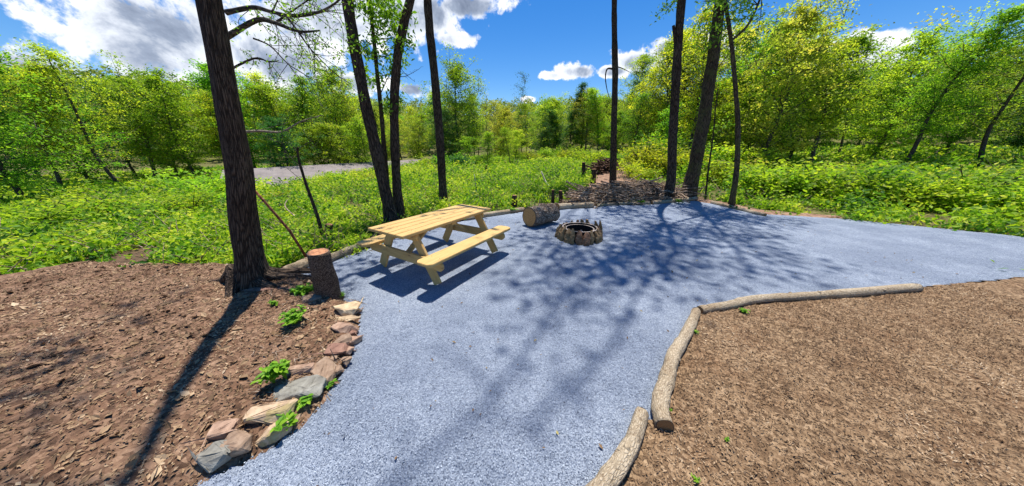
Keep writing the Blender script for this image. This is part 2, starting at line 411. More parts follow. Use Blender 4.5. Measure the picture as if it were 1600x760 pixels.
# polygons of the site, world metres
def W2(l): return [(p.x, p.y) for p in (G(*q) for q in l)]
patio_poly = W2([(380, 722), (420, 700), (466, 668), (505, 628), (528, 596), (548, 556), (560, 515), (564, 484), (545, 474), (524, 470), (498, 452), (466, 447), (446, 440), (444, 430), (492, 412),
                 (575, 388), (640, 366), (725, 345), (815, 331), (925, 322), (1000, 320), (1085, 314), (1120, 320), (1180, 334)]) + \
    [(8.6, 6.6), (10.5, 5.2), (11.5, 3.6), (7.5, 3.35)] + W2([(1180, 474), (1090, 488), (1062, 540), (1038, 600), (1024, 650), (1022, 662), (1002, 655), (986, 690), (958, 745)]) + [(.42, .78), (.1, .2), (-.4, -1.5), (-4.0, -2), (-4.5, -.8)]
mulch_poly = [(.35, .5), (.1, -1), (9, -1), (12, 1), (11.5, 3.5), (7.5, 3.3)] + W2([(1180, 476), (1092, 492), (1064, 542), (1040, 602), (1030, 655), (1012, 662), (988, 694), (962, 748)])
bed_poly = [(-4.6, -.6), (-2.6, .25)] + W2([(380, 724), (424, 702), (470, 668), (508, 628), (531, 596), (551, 556), (563, 515), (566, 484), (545, 472), (524, 466), (498, 450), (466, 445), (446, 438)]) + [(-3.9, 3.5), (-6.5, 3.6), (-8, 1.5)]
def inside(poly, X, Y):
    X = np.asarray(X); Y = np.asarray(Y); r = np.zeros(X.shape, bool); j = len(poly) - 1
    for i in range(len(poly)):
        xi, yi = poly[i]; xj, yj = poly[j]
        c = ((yi > Y) != (yj > Y)) & (X < (xj - xi) * (Y - yi) / ((yj - yi) if yj != yi else 1e-9) + xi)
        r ^= c; j = i
    return r
def sst(a, b, x):
    t = np.clip((np.asarray(x, float) - a) / (b - a), 0, 1); return t * t * (3 - 2 * t)
def fbm(X, Y, s, o=3):
    X = np.asarray(X, float); Y = np.asarray(Y, float); r = np.zeros(X.shape)
    for k in range(o):
        q = s * 2.03 ** k
        r += (np.sin(X * q * 1.3 + 1.7 * k + np.sin(Y * q * .9 + k)) * np.cos(Y * q * 1.1 + 2.1 * k + np.sin(X * q * .7 - k))) * .5 ** k
    return r * .6
def terrain(X, Y):
    X = np.asarray(X, float); Y = np.asarray(Y, float); rr = np.hypot(X, Y)
    z = -.06 - .03 * sst(0, 3, Y)
    L = np.clip(-X - 4, 0, 15); z = z - .085 * L * sst(3, 9, Y) 
    z = z - .9 * sst(14, 19, -X - 0.0 * Y) * sst(12, 20, Y) * 0
    z = z + .05 * np.clip(X - 8, 0, 25) * sst(5, 12, Y)
    z = z + 1.0 * np.exp(-(((X - 9.5) / 3.2) ** 2 + ((Y - 18.5) / 3.5) ** 2))
    z = z + fbm(X, Y, .9) * .05 * sst(6, 14, rr) + fbm(X, Y, .11) * .35 * sst(18, 60, rr)
    z = z + sst(75, 230, rr) * (27 + 7 * fbm(X, Y, .012, 2)) * sst(-40, 40, Y)
    return z

# ground sheet
N = 300
u = np.linspace(-1, 1, N); ax = 2.2 * np.sinh(u * np.arcsinh(700 / 2.2)); ay = ax + 3.0
GX, GY = np.meshgrid(ax, ay); GZ = terrain(GX, GY)
V = np.stack([GX, GY, GZ], -1).reshape(-1, 3)
idx = np.arange(N * N).reshape(N, N)
Q = np.stack([idx[:-1, :-1], idx[:-1, 1:], idx[1:, 1:], idx[1:, :-1]], -1).reshape(-1, 4)
me = bpy.data.meshes.new('ground'); me.from_pydata(V.tolist(), [], Q.tolist()); me.polygons.foreach_set('use_smooth', [True] * len(Q))
tag(link('ground', me, M['ground']), kind='structure')

def sheet(name, poly, step, zf, m):
    xs = [p[0] for p in poly]; ys = [p[1] for p in poly]
    ax = np.arange(min(xs), max(xs) + step, step); ay = np.arange(min(ys), max(ys) + step, step)
    X, Y = np.meshgrid(ax, ay)
    cx = X[:-1, :-1] + step / 2; cy = Y[:-1, :-1] + step / 2
    ins = inside(poly, cx + fbm(cx, cy, 9, 2) * .018, cy + fbm(cy, cx, 9, 2) * .018)
    id_ = np.arange(X.size).reshape(X.shape)
    q = np.stack([id_[:-1, :-1], id_[:-1, 1:], id_[1:, 1:], id_[1:, :-1]], -1)[ins]
    used = np.unique(q); remap = np.full(X.size, -1); remap[used] = np.arange(len(used))
    XX = X.ravel()[used]; YY = Y.ravel()[used]
    V = np.stack([XX, YY, zf(XX, YY)], -1)
    me = bpy.data.meshes.new(name); me.from_pydata(V.tolist(), [], remap[q].tolist()); me.polygons.foreach_set('use_smooth', [True] * len(q))
    return tag(link(name, me, m), kind='structure')
sheet('gravel_patio', patio_poly, .035, lambda x, y: fbm(x, y, 1.2) * .006 + fbm(x, y, 6, 3) * .004 - .004, M['gravel'])
def z_mulch(x, y): return .012 + fbm(x, y, 1.4) * .015 + fbm(x, y, 7, 4) * .016 + .012 * sst(2.4, 3.2, y)
def edge_dist(x, y):
    x = np.asarray(x, float); y = np.asarray(y, float); d = np.full(x.shape, 9.0)
    pl = bed_poly[:13]
    for (x0, y0), (x1, y1) in zip(pl, pl[1:]):
        dx, dy = x1 - x0, y1 - y0; t = np.clip(((x - x0) * dx + (y - y0) * dy) / (dx * dx + dy * dy), 0, 1)
        d = np.minimum(d, np.hypot(x - x0 - t * dx, y - y0 - t * dy))
    return d
def z_bed(x, y): return -.015 + .075 * sst(0.0, .16, edge_dist(x, y)) + .05 * sst(-1.5, -3, x) + fbm(x, y, 2.0) * .02 + fbm(x, y, 9, 4) * .018
sheet('mulch_bed', mulch_poly, .04, z_mulch, M['mulch'])
sheet('dirt_bed', bed_poly, .035, z_bed, M['dirt'])
# bare earth in the clearing, just above the ground
bare_poly = W2([(905, 300), (925, 282), (915, 268), (935, 258), (985, 262), (1000, 288), (1045, 296), (1085, 306), (1010, 312), (900, 316)])
sheet('earth_patch', bare_poly, .12, lambda x, y: terrain(x, y) + .02 + fbm(x, y, 3) * .02, M['dirt_bare'])
rim_poly = [(p.x, p.y) for p in (G(570, 380), G(640, 358), G(725, 338), G(815, 324), G(925, 317), G(1085, 309), G(1125, 314), G(1185, 326))] + \
    [(9, 6.9), (8.6, 6.55)] + [(p.x, p.y) for p in (G(1180, 336), G(1120, 322), G(1085, 316), G(925, 324), G(815, 333), G(725, 347), G(640, 368), G(575, 392))]
sheet('earth_margin', rim_poly, .05, lambda x, y: -.025 + fbm(x, y, 5) * .02, M['dirt_bare'])

# ------------------------------------------------------------------ the grey shed beyond the weeds
sh = thing('shed', 'long low shed with a weathered grey ribbed roof behind the weeds on the left', 'shed', (-15, 26, -2))
def rel(o, v): return Vector(v) - Vector(o.location)
e0 = G(657, 264, -1.0); e1 = G(420, 292, -1.0); r0 = G(657, 249, .13); r1 = G(420, 262, .13)
e2 = e1 + (e1 - e0).normalized() * 3.0; r2 = r1 + (r1 - r0).normalized() * 3.0
back = [r + (r - e).normalized() * 3.2 for r, e in ((r0, e0), (r2, e2))]
for b_ in back: b_.z = -1.0
def slab(mb, a, b, c, d, th):
    n = (b - a).cross(d - a).normalized() * th
    L = (b - a).length; Wd = (d - a).length
    V = [a, b, c, d, a - n, b - n, c - n, d - n]
    uv = [(0, 0), (L, 0), (L, Wd), (0, Wd)]
    mb.add(V, [(0, 1, 2, 3), (7, 6, 5, 4), (0, 4, 5, 1), (1, 5, 6, 2), (2, 6, 7, 3), (3, 7, 4, 0)], [uv] * 6)
mb = MB(); slab(mb, *[rel(sh, p) for p in (e2, e0, r0, r2)], .07); slab(mb, *[rel(sh, p) for p in (r2, r0, back[0], back[1])], .07)
build(mb, 'roof', M['roof'], sh, False)
mb = MB()
inn = [e2.lerp(back[1], .06), e0.lerp(back[0], .06), e0.lerp(back[0], .94), e2.lerp(back[1], .94)]
lo = [Vector((p.x, p.y, -3.6)) for p in inn]; hi = [Vector((p.x, p.y, -1.02)) for p in inn]
mb.add([rel(sh, p) for p in lo + hi], [(0, 1, 5, 4), (1, 2, 6, 5), (2, 3, 7, 6), (3, 0, 4, 7)]); build(mb, 'wall', M['shed_wall'], sh, False)
for (ra, ea, ba) in ((r0, e0, back[0]), (r2, e2, back[1])):
    mb = MB(); dn = Vector((0, 0, -.1)); i_ = (r2 - r0).normalized() * (.15 if ra is r0 else -.15)
    mb.add([rel(sh, p + dn + i_) for p in (ea.lerp(ba, .06), ba.lerp(ea, .06), ra)], [(0, 1, 2)]); build(mb, 'gable', M['shed_wall'], sh, False)

# ------------------------------------------------------------------ foreground trees
def smooth_path(pts, n=6):
    pts = [Vector(p) for p in pts]; res = []
    for i in range(len(pts) - 1):
        p0 = pts[max(i - 1, 0)]; p1 = pts[i]; p2 = pts[i + 1]; p3 = pts[min(i + 2, len(pts) - 1)]
        for k in range(n):
            t = k / n
            res.append(.5 * ((2 * p1) + (-p0 + p2) * t + (2 * p0 - 5 * p1 + 4 * p2 - p3) * t * t + (-p0 + 3 * p1 - 3 * p2 + p3) * t ** 3))
    res.append(pts[-1]); return res
def wander(start, d, length, seg, jit, up=0.0):
    p = Vector(start); d = Vector(d).normalized(); pts = [p.copy()]
    for i in range(seg):
        d = (d + Vector((random.gauss(0, jit), random.gauss(0, jit), random.gauss(0, jit) + up))).normalized()
        p = p + d * (length / seg); pts.append(p.copy())
    return pts
def taper(n, r0, r1): return [r0 + (r1 - r0) * i / (n - 1) for i in range(n)]
SHADOW = Vector((-math.cos(R(SUN_AZ)), -math.sin(R(SUN_AZ)), 0)) / math.tan(R(SUN_EL))

def crown_from(limbs_mb, leaf_pts, start, d, length, r, level, spread=.55, leafn=10, sig=.22):
    pts = wander(start, d, length, 5, .16, .05)
    limbs_mb.tube(pts, taper(6, r, r * .35), 5 if level < 2 else 3, False)
    if level == 0 or length < .5:
        for q in pts[1:]:
            leaf_pts.append((q, leafn, sig))
        return
    for k in range(3 if level > 1 else 4):
        i = random.randint(2, 5); dd = (pts[i] - pts[i - 1]).normalized()
        side = Vector((random.gauss(0, 1), random.gauss(0, 1), random.gauss(.1, .6))).normalized()
        crown_from(limbs_mb, leaf_pts, pts[i], dd + side * spread * 1.6, length * random.uniform(.45, .7), r * .5, level - 1, spread, leafn, sig)

def leaf_cloud(mb, leaf_pts, size, tint0=None, up=.2, aspect=.5):
    P_ = []
    for q, nn, sig in leaf_pts:
        P_.append(np.array(q) + rng.normal(size=(nn, 3)) * sig * np.array([1, 1, .7]))
    if P_: mb.leaves(np.concatenate(P_), size, up, None, aspect)

def big_tree(name, label, base, nodes, mats, top, limbs, flare=1.22, extra=None, group=None, leafn=9, away=(0, 1)):
    "nodes: (photo x, photo y, radius px) up the trunk at the depth of its base; top: height where the stem ends"
    y0 = base[1]
    t = thing(name, label, 'tree', (base[0], base[1], -.06), group)
    pts = []; rad = []
    for i, (px, py, r) in enumerate(nodes):
        q = P(px, py, y0 + (extra[i] if extra else 0)); pts.append(q); rad.append(r * pxw(q) * .9)
    pts[0].z = -.12
    d = (pts[-1] - pts[-2]).normalized(); q = pts[-1].copy(); r = rad[-1]; n_ = 4
    while q.z < top:
        d = (d + Vector((random.gauss(0, .02), random.gauss(0, .02), .12))).normalized(); q = q + d * 1.3; r *= .86
        pts.append(q.copy()); rad.append(r)
    sp = smooth_path(pts, 5); sr = []
    for i in range(len(rad) - 1):
        for k in range(5): sr.append(rad[i] + (rad[i + 1] - rad[i]) * k / 5)
    sr.append(rad[-1])
    for i in range(len(sp)):
        h = sp[i].z
        if h < .5: sr[i] *= 1 + (flare - 1) * (1 - max(h, 0) / .5) ** 2
    mb = MB(); mb.tube([rel(t, p) for p in sp], sr, 20, True, .22)
    build(mb, 'trunk', M[mats], t)
    lm = MB(); lp = []
    for k in range(limbs):
        i = random.randint(int(len(sp) * .55), len(sp) - 1)
        if sp[i].z < 7: continue
        a = math.atan2(away[1], away[0]) + random.uniform(-1.0, 1.0)
        crown_from(lm, lp, rel(t, sp[i]), Vector((math.cos(a), math.sin(a), random.uniform(.2, .9))), random.uniform(1.6, 2.6), .03, 2, .55, leafn, .2)
    if lm.nv: build(lm, 'limbs', M['bark_twig'], t)
    if lp:
        cm = MB(); leaf_cloud(cm, lp, .13, None, .4, .6); build(cm, 'crown', M['leaf_fresh'], t)
    return t, sp, sr

def branch_part(t, pts, r0, r1, m='bark', name='branch', sides=8):
    mb = MB(); sp = smooth_path([rel(t, p) for p in pts], 5); mb.tube(sp, taper(len(sp), r0, r1), sides, True, .15)
    return build(mb, name, M[m], t)
def foliage_part(t, centres, n, sig, size, m='leaf_fresh', name='foliage', up=.2, aspect=.5):
    mb = MB(); tw = MB()
    for c in centres:
        c = Vector(c)
        mb.leaves(np.array(rel(t, c)) + rng.normal(size=(n, 3)) * sig, size, up, None, aspect)
    return build(mb, name, M[m], t)
def twigs(t, start, ends, r, m='bark_twig', name='twigs', leaves=None, leaf_size=.05, m_leaf_='leaf_fresh', jit=.1, nleaf=6, sig=.05):
    tw = MB(); lf = MB(); LP = []
    for s_, e_ in ends:
        s_ = Vector(s_); e_ = Vector(e_); L = (e_ - s_).length
        mid = s_.lerp(e_, .5) + Vector((random.gauss(0, jit * L), random.gauss(0, jit * L), random.gauss(0, jit * L)))
        sp = smooth_path([rel(t, s_), rel(t, mid), rel(t, e_)], 5); tw.tube(sp, taper(len(sp), r, r * .4), 5, False)
        for q in sp[3:]:
            if random.random() < .8:
                e2_ = q + Vector((random.gauss(0, .12), random.gauss(0, .12), random.gauss(-.03, .1))) * L * .8
                tw.tube([q, q.lerp(e2_, .5) + Vector((0, 0, .02)), e2_], taper(3, r * .45, r * .2), 3, False)
                LP.append((e2_, nleaf, sig))
            LP.append((q, max(1, nleaf // 2), sig))
    o = build(tw, name, M[m], t)
    if leaves:
        leaf_cloud(lf, LP, leaf_size, None, .1, .42); build(lf, 'foliage', M[m_leaf_], o)
    return o

tA, spA, _ = big_tree('tree', 'thick dark trunk leaning left, leftmost of the three behind the table', G(612, 347),
    [(613, 347, 11), (603, 305, 9.5), (589, 240, 9.5), (575, 180, 9.2), (561, 110, 9), (549, 45, 9), (543, 0, 9)], 'bark', 9, 3, leafn=2)
branch_part(tA, [P(556, 88, 6.4), P(547, 75, 6.4), P(541, 62, 6.35)], .02, .008)
tB, spB, _ = big_tree('tree', 'thin young tree with fresh green leaves between the two thick trunks behind the table', G(611, 341),
    [(613, 341, 4.5), (606, 300, 4), (601, 240, 3.8), (596, 180, 3.4), (590, 120, 3.2), (584, 60, 3), (577, 0, 2.8)], 'bark_mossy', 8, 0)
yB = spB[0].y
ends = []
for (a, b_) in [((584, 62), (625, 55)), ((587, 90), (640, 62)), ((580, 25), (612, 10)), ((581, 30), (560, 8)), ((588, 95), (562, 70)), ((593, 150), (630, 95)),
                ((585, 65), (606, 30)), ((590, 120), (618, 92)), ((580, 20), (635, 28)), ((578, 8), (600, -12)), ((595, 170), (622, 150)), ((593, 140), (566, 112))]:
    ends.append((P(*a, yB), P(*b_, yB + random.uniform(-.5, .4))))
twigs(tB, None, ends, .011, leaves=True, leaf_size=.10, nleaf=16, sig=.11)
tC, spC, _ = big_tree('tree', 'dark trunk curving right at its top, just right of the leaning one behind the table', G(624, 341),
    [(625, 341, 8.5), (620, 285, 7.2), (616, 200, 7), (617, 140, 7), (623, 80, 7), (632, 32, 7), (641, 0, 7)], 'bark', 9.5, 3, leafn=2)
tw_ = [(P(624, 120, spC[0].y), P(655, 108, spC[0].y - .2)), (P(622, 95, spC[0].y), P(648, 128, spC[0].y)), (P(617, 135, spC[0].y), P(600, 160, spC[0].y))]
twigs(tC, None, tw_, .008)
tD, spD, _ = big_tree('tree', 'straight bare dark trunk rising directly behind the middle of the picnic table', G(693, 322),
    [(693, 322, 7.4), (690, 260, 6.6), (685, 190, 7), (678, 110, 6.8), (671, 45, 6.6), (668, 0, 6.6)], 'bark', 10, 3, leafn=2)
tE, spE, _ = big_tree('tree', 'thin straight dark trunk rising from behind the brush pile beyond the fire pit', G(958, 294),
    [(958, 294, 6), (959, 220, 5), (961, 120, 5), (960, 50, 4.8), (960, 0, 4.6)], 'bark', 14, 6, leafn=6)
yE = spE[0].y
branch_part(tE, [P(957, 108, yE), P(949, 108, yE), P(946, 120, yE), P(948, 138, yE), P(952, 152, yE - .1)], .035, .01)
branch_part(tE, [P(962, 104, yE), P(972, 107, yE), P(984, 113, yE)], .025, .008)
tF, spF, _ = big_tree('tree', 'dark upright trunk with a broken stub, left of the thick leaning trunk', G(1046, 313),
    [(1046, 313, 8), (1049, 270, 7), (1052, 200, 7), (1057, 110, 6.6), (1061, 50, 6.4), (1065, 0, 6.2)], 'bark', 13, 4, leafn=5)
branch_part(tF, [P(1058, 82, spF[0].y), P(1055, 62, spF[0].y), P(1052, 40, spF[0].y)], .06, .035)
tG, spG, _ = big_tree('tree', 'thickest trunk on the right, leaning right out of the patio edge', G(1073, 309),
    [(1074, 309, 11.5), (1082, 275, 11), (1094, 220, 10), (1105, 150, 9.5), (1114, 90, 9), (1126, 0, 8.6)], 'bark_mossy', 13, 4, leafn=6)
tH, spH, _ = big_tree('tree', 'slim greenish forked trunk, rightmost of the bare trunks at the patio edge', G(1143, 322),
    [(1143, 322, 4.6), (1150, 275, 4), (1153, 205, 3.6), (1149, 135, 3.2), (1142, 62, 3), (1133, 0, 2.6)], 'bark_mossy', 8, 0)
yH = spH[0].y
branch_part(tH, [P(1142, 64, yH), P(1152, 56, yH), P(1168, 40, yH), P(1184, 8, yH - .1), P(1200, -40, yH - .2)], .035, .02, 'bark_mossy')
twigs(tH, None, [(P(1140, 50, yH), P(1110, 12, yH)), (P(1184, 8, yH), P(1160, -2, yH - .5)), (P(1184, 8, yH), P(1140, 2, yH - 1)), (P(1150, 58, yH), P(1120, 40, yH)),
                 (P(1146, 100, yH), P(1180, 76, yH)), (P(1138, 30, yH), P(1175, 22, yH - .4)), (P(1190, 0, yH), P(1185, 45, yH))], .012, leaves=True, leaf_size=.10, nleaf=7, sig=.11)
yG = spG[0].y
twigs(tG, None, [(P(1124, 20, yG), P(1098, 2, yG - .4)), (P(1120, 50, yG), P(1088, 38, yG - .3)), (P(1126, 0, yG), P(1165, -8, yG - 1)), (P(1126, -5, yG), P(1150, 25, yG - 1.2)), (P(1116, 80, yG), P(1092, 70, yG)), (P(1127, -10, yG), P(1178, 18, yG - 1.5)), (P(1064, -5, yG), P(1032, 20, yG))], .012, leaves=True, leaf_size=.11, nleaf=8, sig=.12)
sapl = thing('sapling', 'very thin dark sapling between the thick leaning trunk and the slim forked trunk', 'tree', tuple(G(1103, 306)))
branch_part(sapl, [G(1103, 306) - Vector((0, 0, .1)), P(1107, 265, 10.1), P(1114, 215, 10.1), P(1118, 170, 10.1), P(1123, 130, 10.1)], .035, .012, 'bark', 'stem')
twigs(sapl, None, [(P(1114, 215, 10.1), P(1135, 190, 10)), (P(1118, 170, 10.1), P(1100, 150, 10)), (P(1120, 150, 10.1), P(1135, 120, 10))], .01, leaves=True, leaf_size=.1, nleaf=7, sig=.14)

# real limbs high over the patio: they throw the long blurred branch shadows
def shadow_limb(t, start, path, z0, z1, r0, r1):
    pts = [start]
    for i, (px, py) in enumerate(path):
        g = G(px, py); z = z0 + (z1 - z0) * i / max(1, len(path) - 1)
        pts.append(Vector((g.x, g.y, 0)) - SHADOW * z + Vector((0, 0, z)))
    return branch_part(t, pts, r0, r1, 'bark', 'limb')
def at_h(sp, z): return min(sp, key=lambda p: abs(p.z - z)).copy()
la = [(905, 440), (835, 530), (802, 575), (765, 620), (720, 668), (650, 726), (600, 765)]
shadow_limb(tF, at_h(spF, 11.5), la, 15, 18, .024, .02)
def over(px, py, z): g = G(px, py); return Vector((g.x, g.y, 0)) - SHADOW * z + Vector((0, 0, z))
shadow_limb(tF, over(772, 612, 16.4), [(748, 590), (715, 560), (675, 540)], 16.5, 17, .018, .012)
lb = [(1010, 440), (965, 530), (930, 565), (895, 600), (860, 632), (825, 668)]
shadow_limb(tG, at_h(spG, 11.5), lb, 15.0, 18, .026, .024)
foliage_part(tF, [over(x + random.gauss(0, 10), y + random.gauss(0, 8), 16.5) for (x, y) in la[1:] for _ in range(2)], 3, .13, .09)  # unseen leaf clumps added along both limbs to thicken their shadow streaks
foliage_part(tG, [over(x + random.gauss(0, 10), y + random.gauss(0, 8), 16.5) for (x, y) in lb[1:] + [(900, 595), (885, 608)] for _ in range(3)], 3, .13, .09)
# leafy boughs above the fire pit: the dappled shade
def bough(t, start, spots, z, n=26, sig=.22, size=.14):
    lm = MB(); lp = []
    for (px, py) in spots:
        g = G(px, py); zz = z + random.uniform(-1.2, 1.2)
        e_ = Vector((g.x, g.y, 0)) - SHADOW * zz + Vector((0, 0, zz))
        s_ = Vector(start); mid = s_.lerp(e_, .55) + Vector((random.gauss(0, .3), random.gauss(0, .3), random.uniform(.1, .8)))
        sp = smooth_path([rel(t, s_), rel(t, mid), rel(t, e_)], 6); lm.tube(sp, taper(len(sp), .026, .010), 6, False)
        for q in sp[7:]:
            for _ in range(2):
                e2_ = q + Vector((random.gauss(0, .5), random.gauss(0, .4), random.gauss(0, .3)))
                lm.tube([q, q.lerp(e2_, .5), e2_], taper(3, .012, .005), 3, False)
                lp.append((e2_, n, sig)); lp.append((q.lerp(e2_, .6), n // 2, sig))
    build(lm, 'bough', M['bark_twig'], t)
    cm = MB(); leaf_cloud(cm, lp, size, None, .5, .6); build(cm, 'crown', M['leaf_fresh'], t)
bough(tF, at_h(spF, 11.5), [(1000, 372), (955, 402), (1010, 405), (940, 425), (985, 436), (1050, 395), (900, 430), (1060, 422), (975, 385), (1030, 380)], 15, 6, .2)
bough(tG, at_h(spG, 11.5), [(1110, 365), (1160, 378), (1172, 350), (1120, 345), (1172, 432), (1075, 358), (1240, 400), (1090, 385)], 15, 7, .22)
bough(tE, at_h(spE, 11.5), [(965, 352), (1020, 350), (900, 396), (865, 415), (930, 370), (840, 400)], 15, 6, .2)
bough(tF, at_h(spF, 11.5), [(800, 450), (845, 440), (880, 465), (820, 475)], 15.5, 5, .2)
bough(tC, at_h(spC, 9), [(510, 415), (540, 432)], 9, 4)
# big tree at the far left with flared roots; its low twigs hang in the upper left
bx = G(392, 452)
tI, spI, _ = big_tree('tree', 'old dark tree with gnarled flared roots at the left edge of the dirt bed', bx,
    [(394, 452, 26), (389, 400, 19), (380, 330, 17), (370, 240, 17), (350, 130, 17), (330, 20, 17), (318, -60, 16)], 'bark', 9, 4, 1.6, leafn=2, away=(-1, .3))
for (dx, dy, L) in [(.55, .12, .65), (.42, .35, .6), (.5, -.2, .55), (-.3, .5, .5), (.1, -.5, .45), (-.55, 0, .5)]:
    d = Vector((dx, dy, 0)).normalized(); b0 = Vector((bx.x + d.x * .1, bx.y + d.y * .1, .30))
    branch_part(tI, [b0, b0 + d * L * .3 + Vector((0, 0, -.15)), b0 + d * L * .7 + Vector((.03, .05, -.22)), b0 + d * L * 1.2 + Vector((0, .03, -.33))], .085, .025, 'bark', 'root')
yI = 3.6
def PI_(px, py, dy=0): return P(px, py, yI + dy)
bI = [([(352, 20), (395, 12), (425, 19), (455, 25), (490, 22), (520, 8), (545, -14)], .026),
      ([(352, 60), (400, 32), (430, 36), (455, 46), (475, 50), (500, 48)], .030),
      ([(448, 26), (466, 50), (480, 70), (492, 84), (520, 112), (548, 132)], .012),
      ([(425, 19), (433, 2), (440, -20)], .010), ([(430, 36), (450, 22), (478, 3), (500, -10)], .012),
      ([(340, 120), (395, 92), (420, 97), (436, 95)], .014),
      ([(395, 60), (422, 72), (450, 100), (478, 118), (505, 138)], .010),
      ([(455, 25), (500, 18), (540, 22)], .009), ([(345, 210), (400, 205), (440, 206), (470, 190), (505, 180)], .018)]
ends = []
for k, (pl, r) in enumerate(bI):
    pp = [PI_(x, y, .12 * math.sin(k * 2.1 + i * .8)) for i, (x, y) in enumerate(pl)]
    branch_part(tI, pp, r, r * .25, 'bark_twig' if k != 8 else 'bark_grey')
    for q in pp[1:-1]:
        for _ in range(3):
            ends.append((q, q + Vector((random.uniform(-.1, .45), random.gauss(0, .2), random.uniform(-.55, .25)))))
twigs(tI, None, ends, .0038, leaves=True, leaf_size=.038, nleaf=2, sig=.035)

# dead sapling and leaning red pole behind the stump
sp_ = G(505, 373)
ds = thing('dead_sapling', 'dead crooked sapling with bare twigs behind the leaning stump', 'tree', tuple(sp_))
branch_part(ds, [sp_ - Vector((0, 0, .2)), P(498, 345, sp_.y), P(488, 315, sp_.y), P(479, 290, sp_.y), P(471, 265, sp_.y), P(466, 245, sp_.y), P(465, 230, sp_.y)], .034, .016, 'bark', 'stem', 10)
twigs(ds, None, [(P(479, 292, sp_.y), P(447, 262, sp_.y)), (P(466, 245, sp_.y), P(440, 246, sp_.y - .2)), (P(465, 232, sp_.y), P(485, 220, sp_.y)), (P(470, 262, sp_.y), P(445, 235, sp_.y)),
                 (P(466, 240, sp_.y), P(452, 222, sp_.y))], .008, jit=.06)
rp = G(482, 408); mb = MB()
mb.tube([rp + Vector((.02, 0, -.05)), P(452, 360, 3.75), P(420, 323, 3.7), P(396, 296, 3.6)], [.019, .018, .017, .015], 8, True, .1)
tag(build(mb, 'pole', M['stick_red'], None), 'long reddish bare stick leaning up to the left from behind the cut stump', 'stick')

# ------------------------------------------------------------------ stump, log round, edging logs
def cap_mesh(center, normal, r, sides=28, wob=.05, seed=0):
    n = Vector(normal).normalized(); a = n.orthogonal().normalized(); b = n.cross(a); V = [Vector(center)]; U = [(0, 0)]
    V0 = []; rs = []
    mb = MB()
    ring = []
    for k in range(sides):
        an = 2 * math.pi * k / sides; rr = r * (1 + wob * noise.noise(Vector((math.cos(an) * 1.3, math.sin(an) * 1.3, seed))))
        ring.append((an, rr))
    V = [Vector(center) + n * .002] + [Vector(center) + (a * math.cos(an) + b * math.sin(an)) * rr for an, rr in ring]
    Fc = [(0, k + 1, (k + 1) % sides + 1) for k in range(sides)]
    uv = [[(0, 0), (math.cos(ring[k][0]), math.sin(ring[k][0])), (math.cos(ring[(k + 1) % sides][0]), math.sin(ring[(k + 1) % sides][0]))] for k in range(sides)]
    mb.add(V, Fc, uv); return mb
def knots(mb, sp, rr, n):
    for _ in range(n):
        i = random.randrange(2, len(sp) - 2); t = (sp[i + 1] - sp[i]).normalized(); a = random.uniform(.2, 2.9); o_ = t.orthogonal().normalized(); o_ = Matrix.Rotation(a * 2, 3, t) @ o_
        if o_.z < -.2: o_ = -o_
        k = rr[i] * random.uniform(.22, .4); mb.tube([sp[i] + o_ * rr[i] * .7, sp[i] + o_ * rr[i] * 1.02, sp[i] + o_ * (rr[i] * 1.02 + k * .35)], [k * 1.5, k, k * .75], 9, True, .2)
def log_thing(name, label, cat, pts, radii, bark, cut, ends=(True, True), sides=20, rough=.15, group=None, cutn=(None, None)):
    pts = [Vector(p) for p in pts]; t = thing(name, label, cat, tuple(pts[0]), group)
    sp = smooth_path([rel(t, p) for p in pts], 6); rr = []
    for i in range(len(radii) - 1):
        for k in range(6): rr.append(radii[i] + (radii[i + 1] - radii[i]) * k / 6)
    rr.append(radii[-1])
    mb = MB(); mb.tube(sp, rr, sides, True, rough * 1.3)
    if cat == 'log': knots(mb, sp, rr, 4)
    build(mb, 'bark', M[bark], t)
    for k, e_ in enumerate(ends):
        if e_:
            c = sp[0] if k == 0 else sp[-1]; n = (sp[0] - sp[1]) if k == 0 else (sp[-1] - sp[-2])
            build(cap_mesh(c + n.normalized() * .004, n, (rr[0] if k == 0 else rr[-1]) * .985, 28, .12, k), 'cut_face', M[cut], t, False)
    return t
sb = G(516, 468); st_top = P(497, 394, sb.y - .02)
log_thing('tree_stump', 'tall leaning sawn stump with rough bark and an orange cut top', 'stump',
          [sb + Vector((.03, .02, -.12)), sb + Vector((0, 0, .05)), sb.lerp(st_top, .5), st_top], [.155, .122, .112, .108], 'bark_stump', 'cut_orange', (False, True), 24, .22)
a0 = G(829, 356); a0 = Vector((a0.x - .03, a0.y + .07, .225)); ad = Vector((.76, .62, 0)).normalized()
log_thing('log_round', 'short fat log lying on the gravel with its sawn end towards the table', 'log',
          [a0, a0 + ad * .28, a0 + ad * .54, a0 + ad * .80], [.235, .23, .228, .225], 'bark_log', 'cut_tan', (True, True), 30, .12)

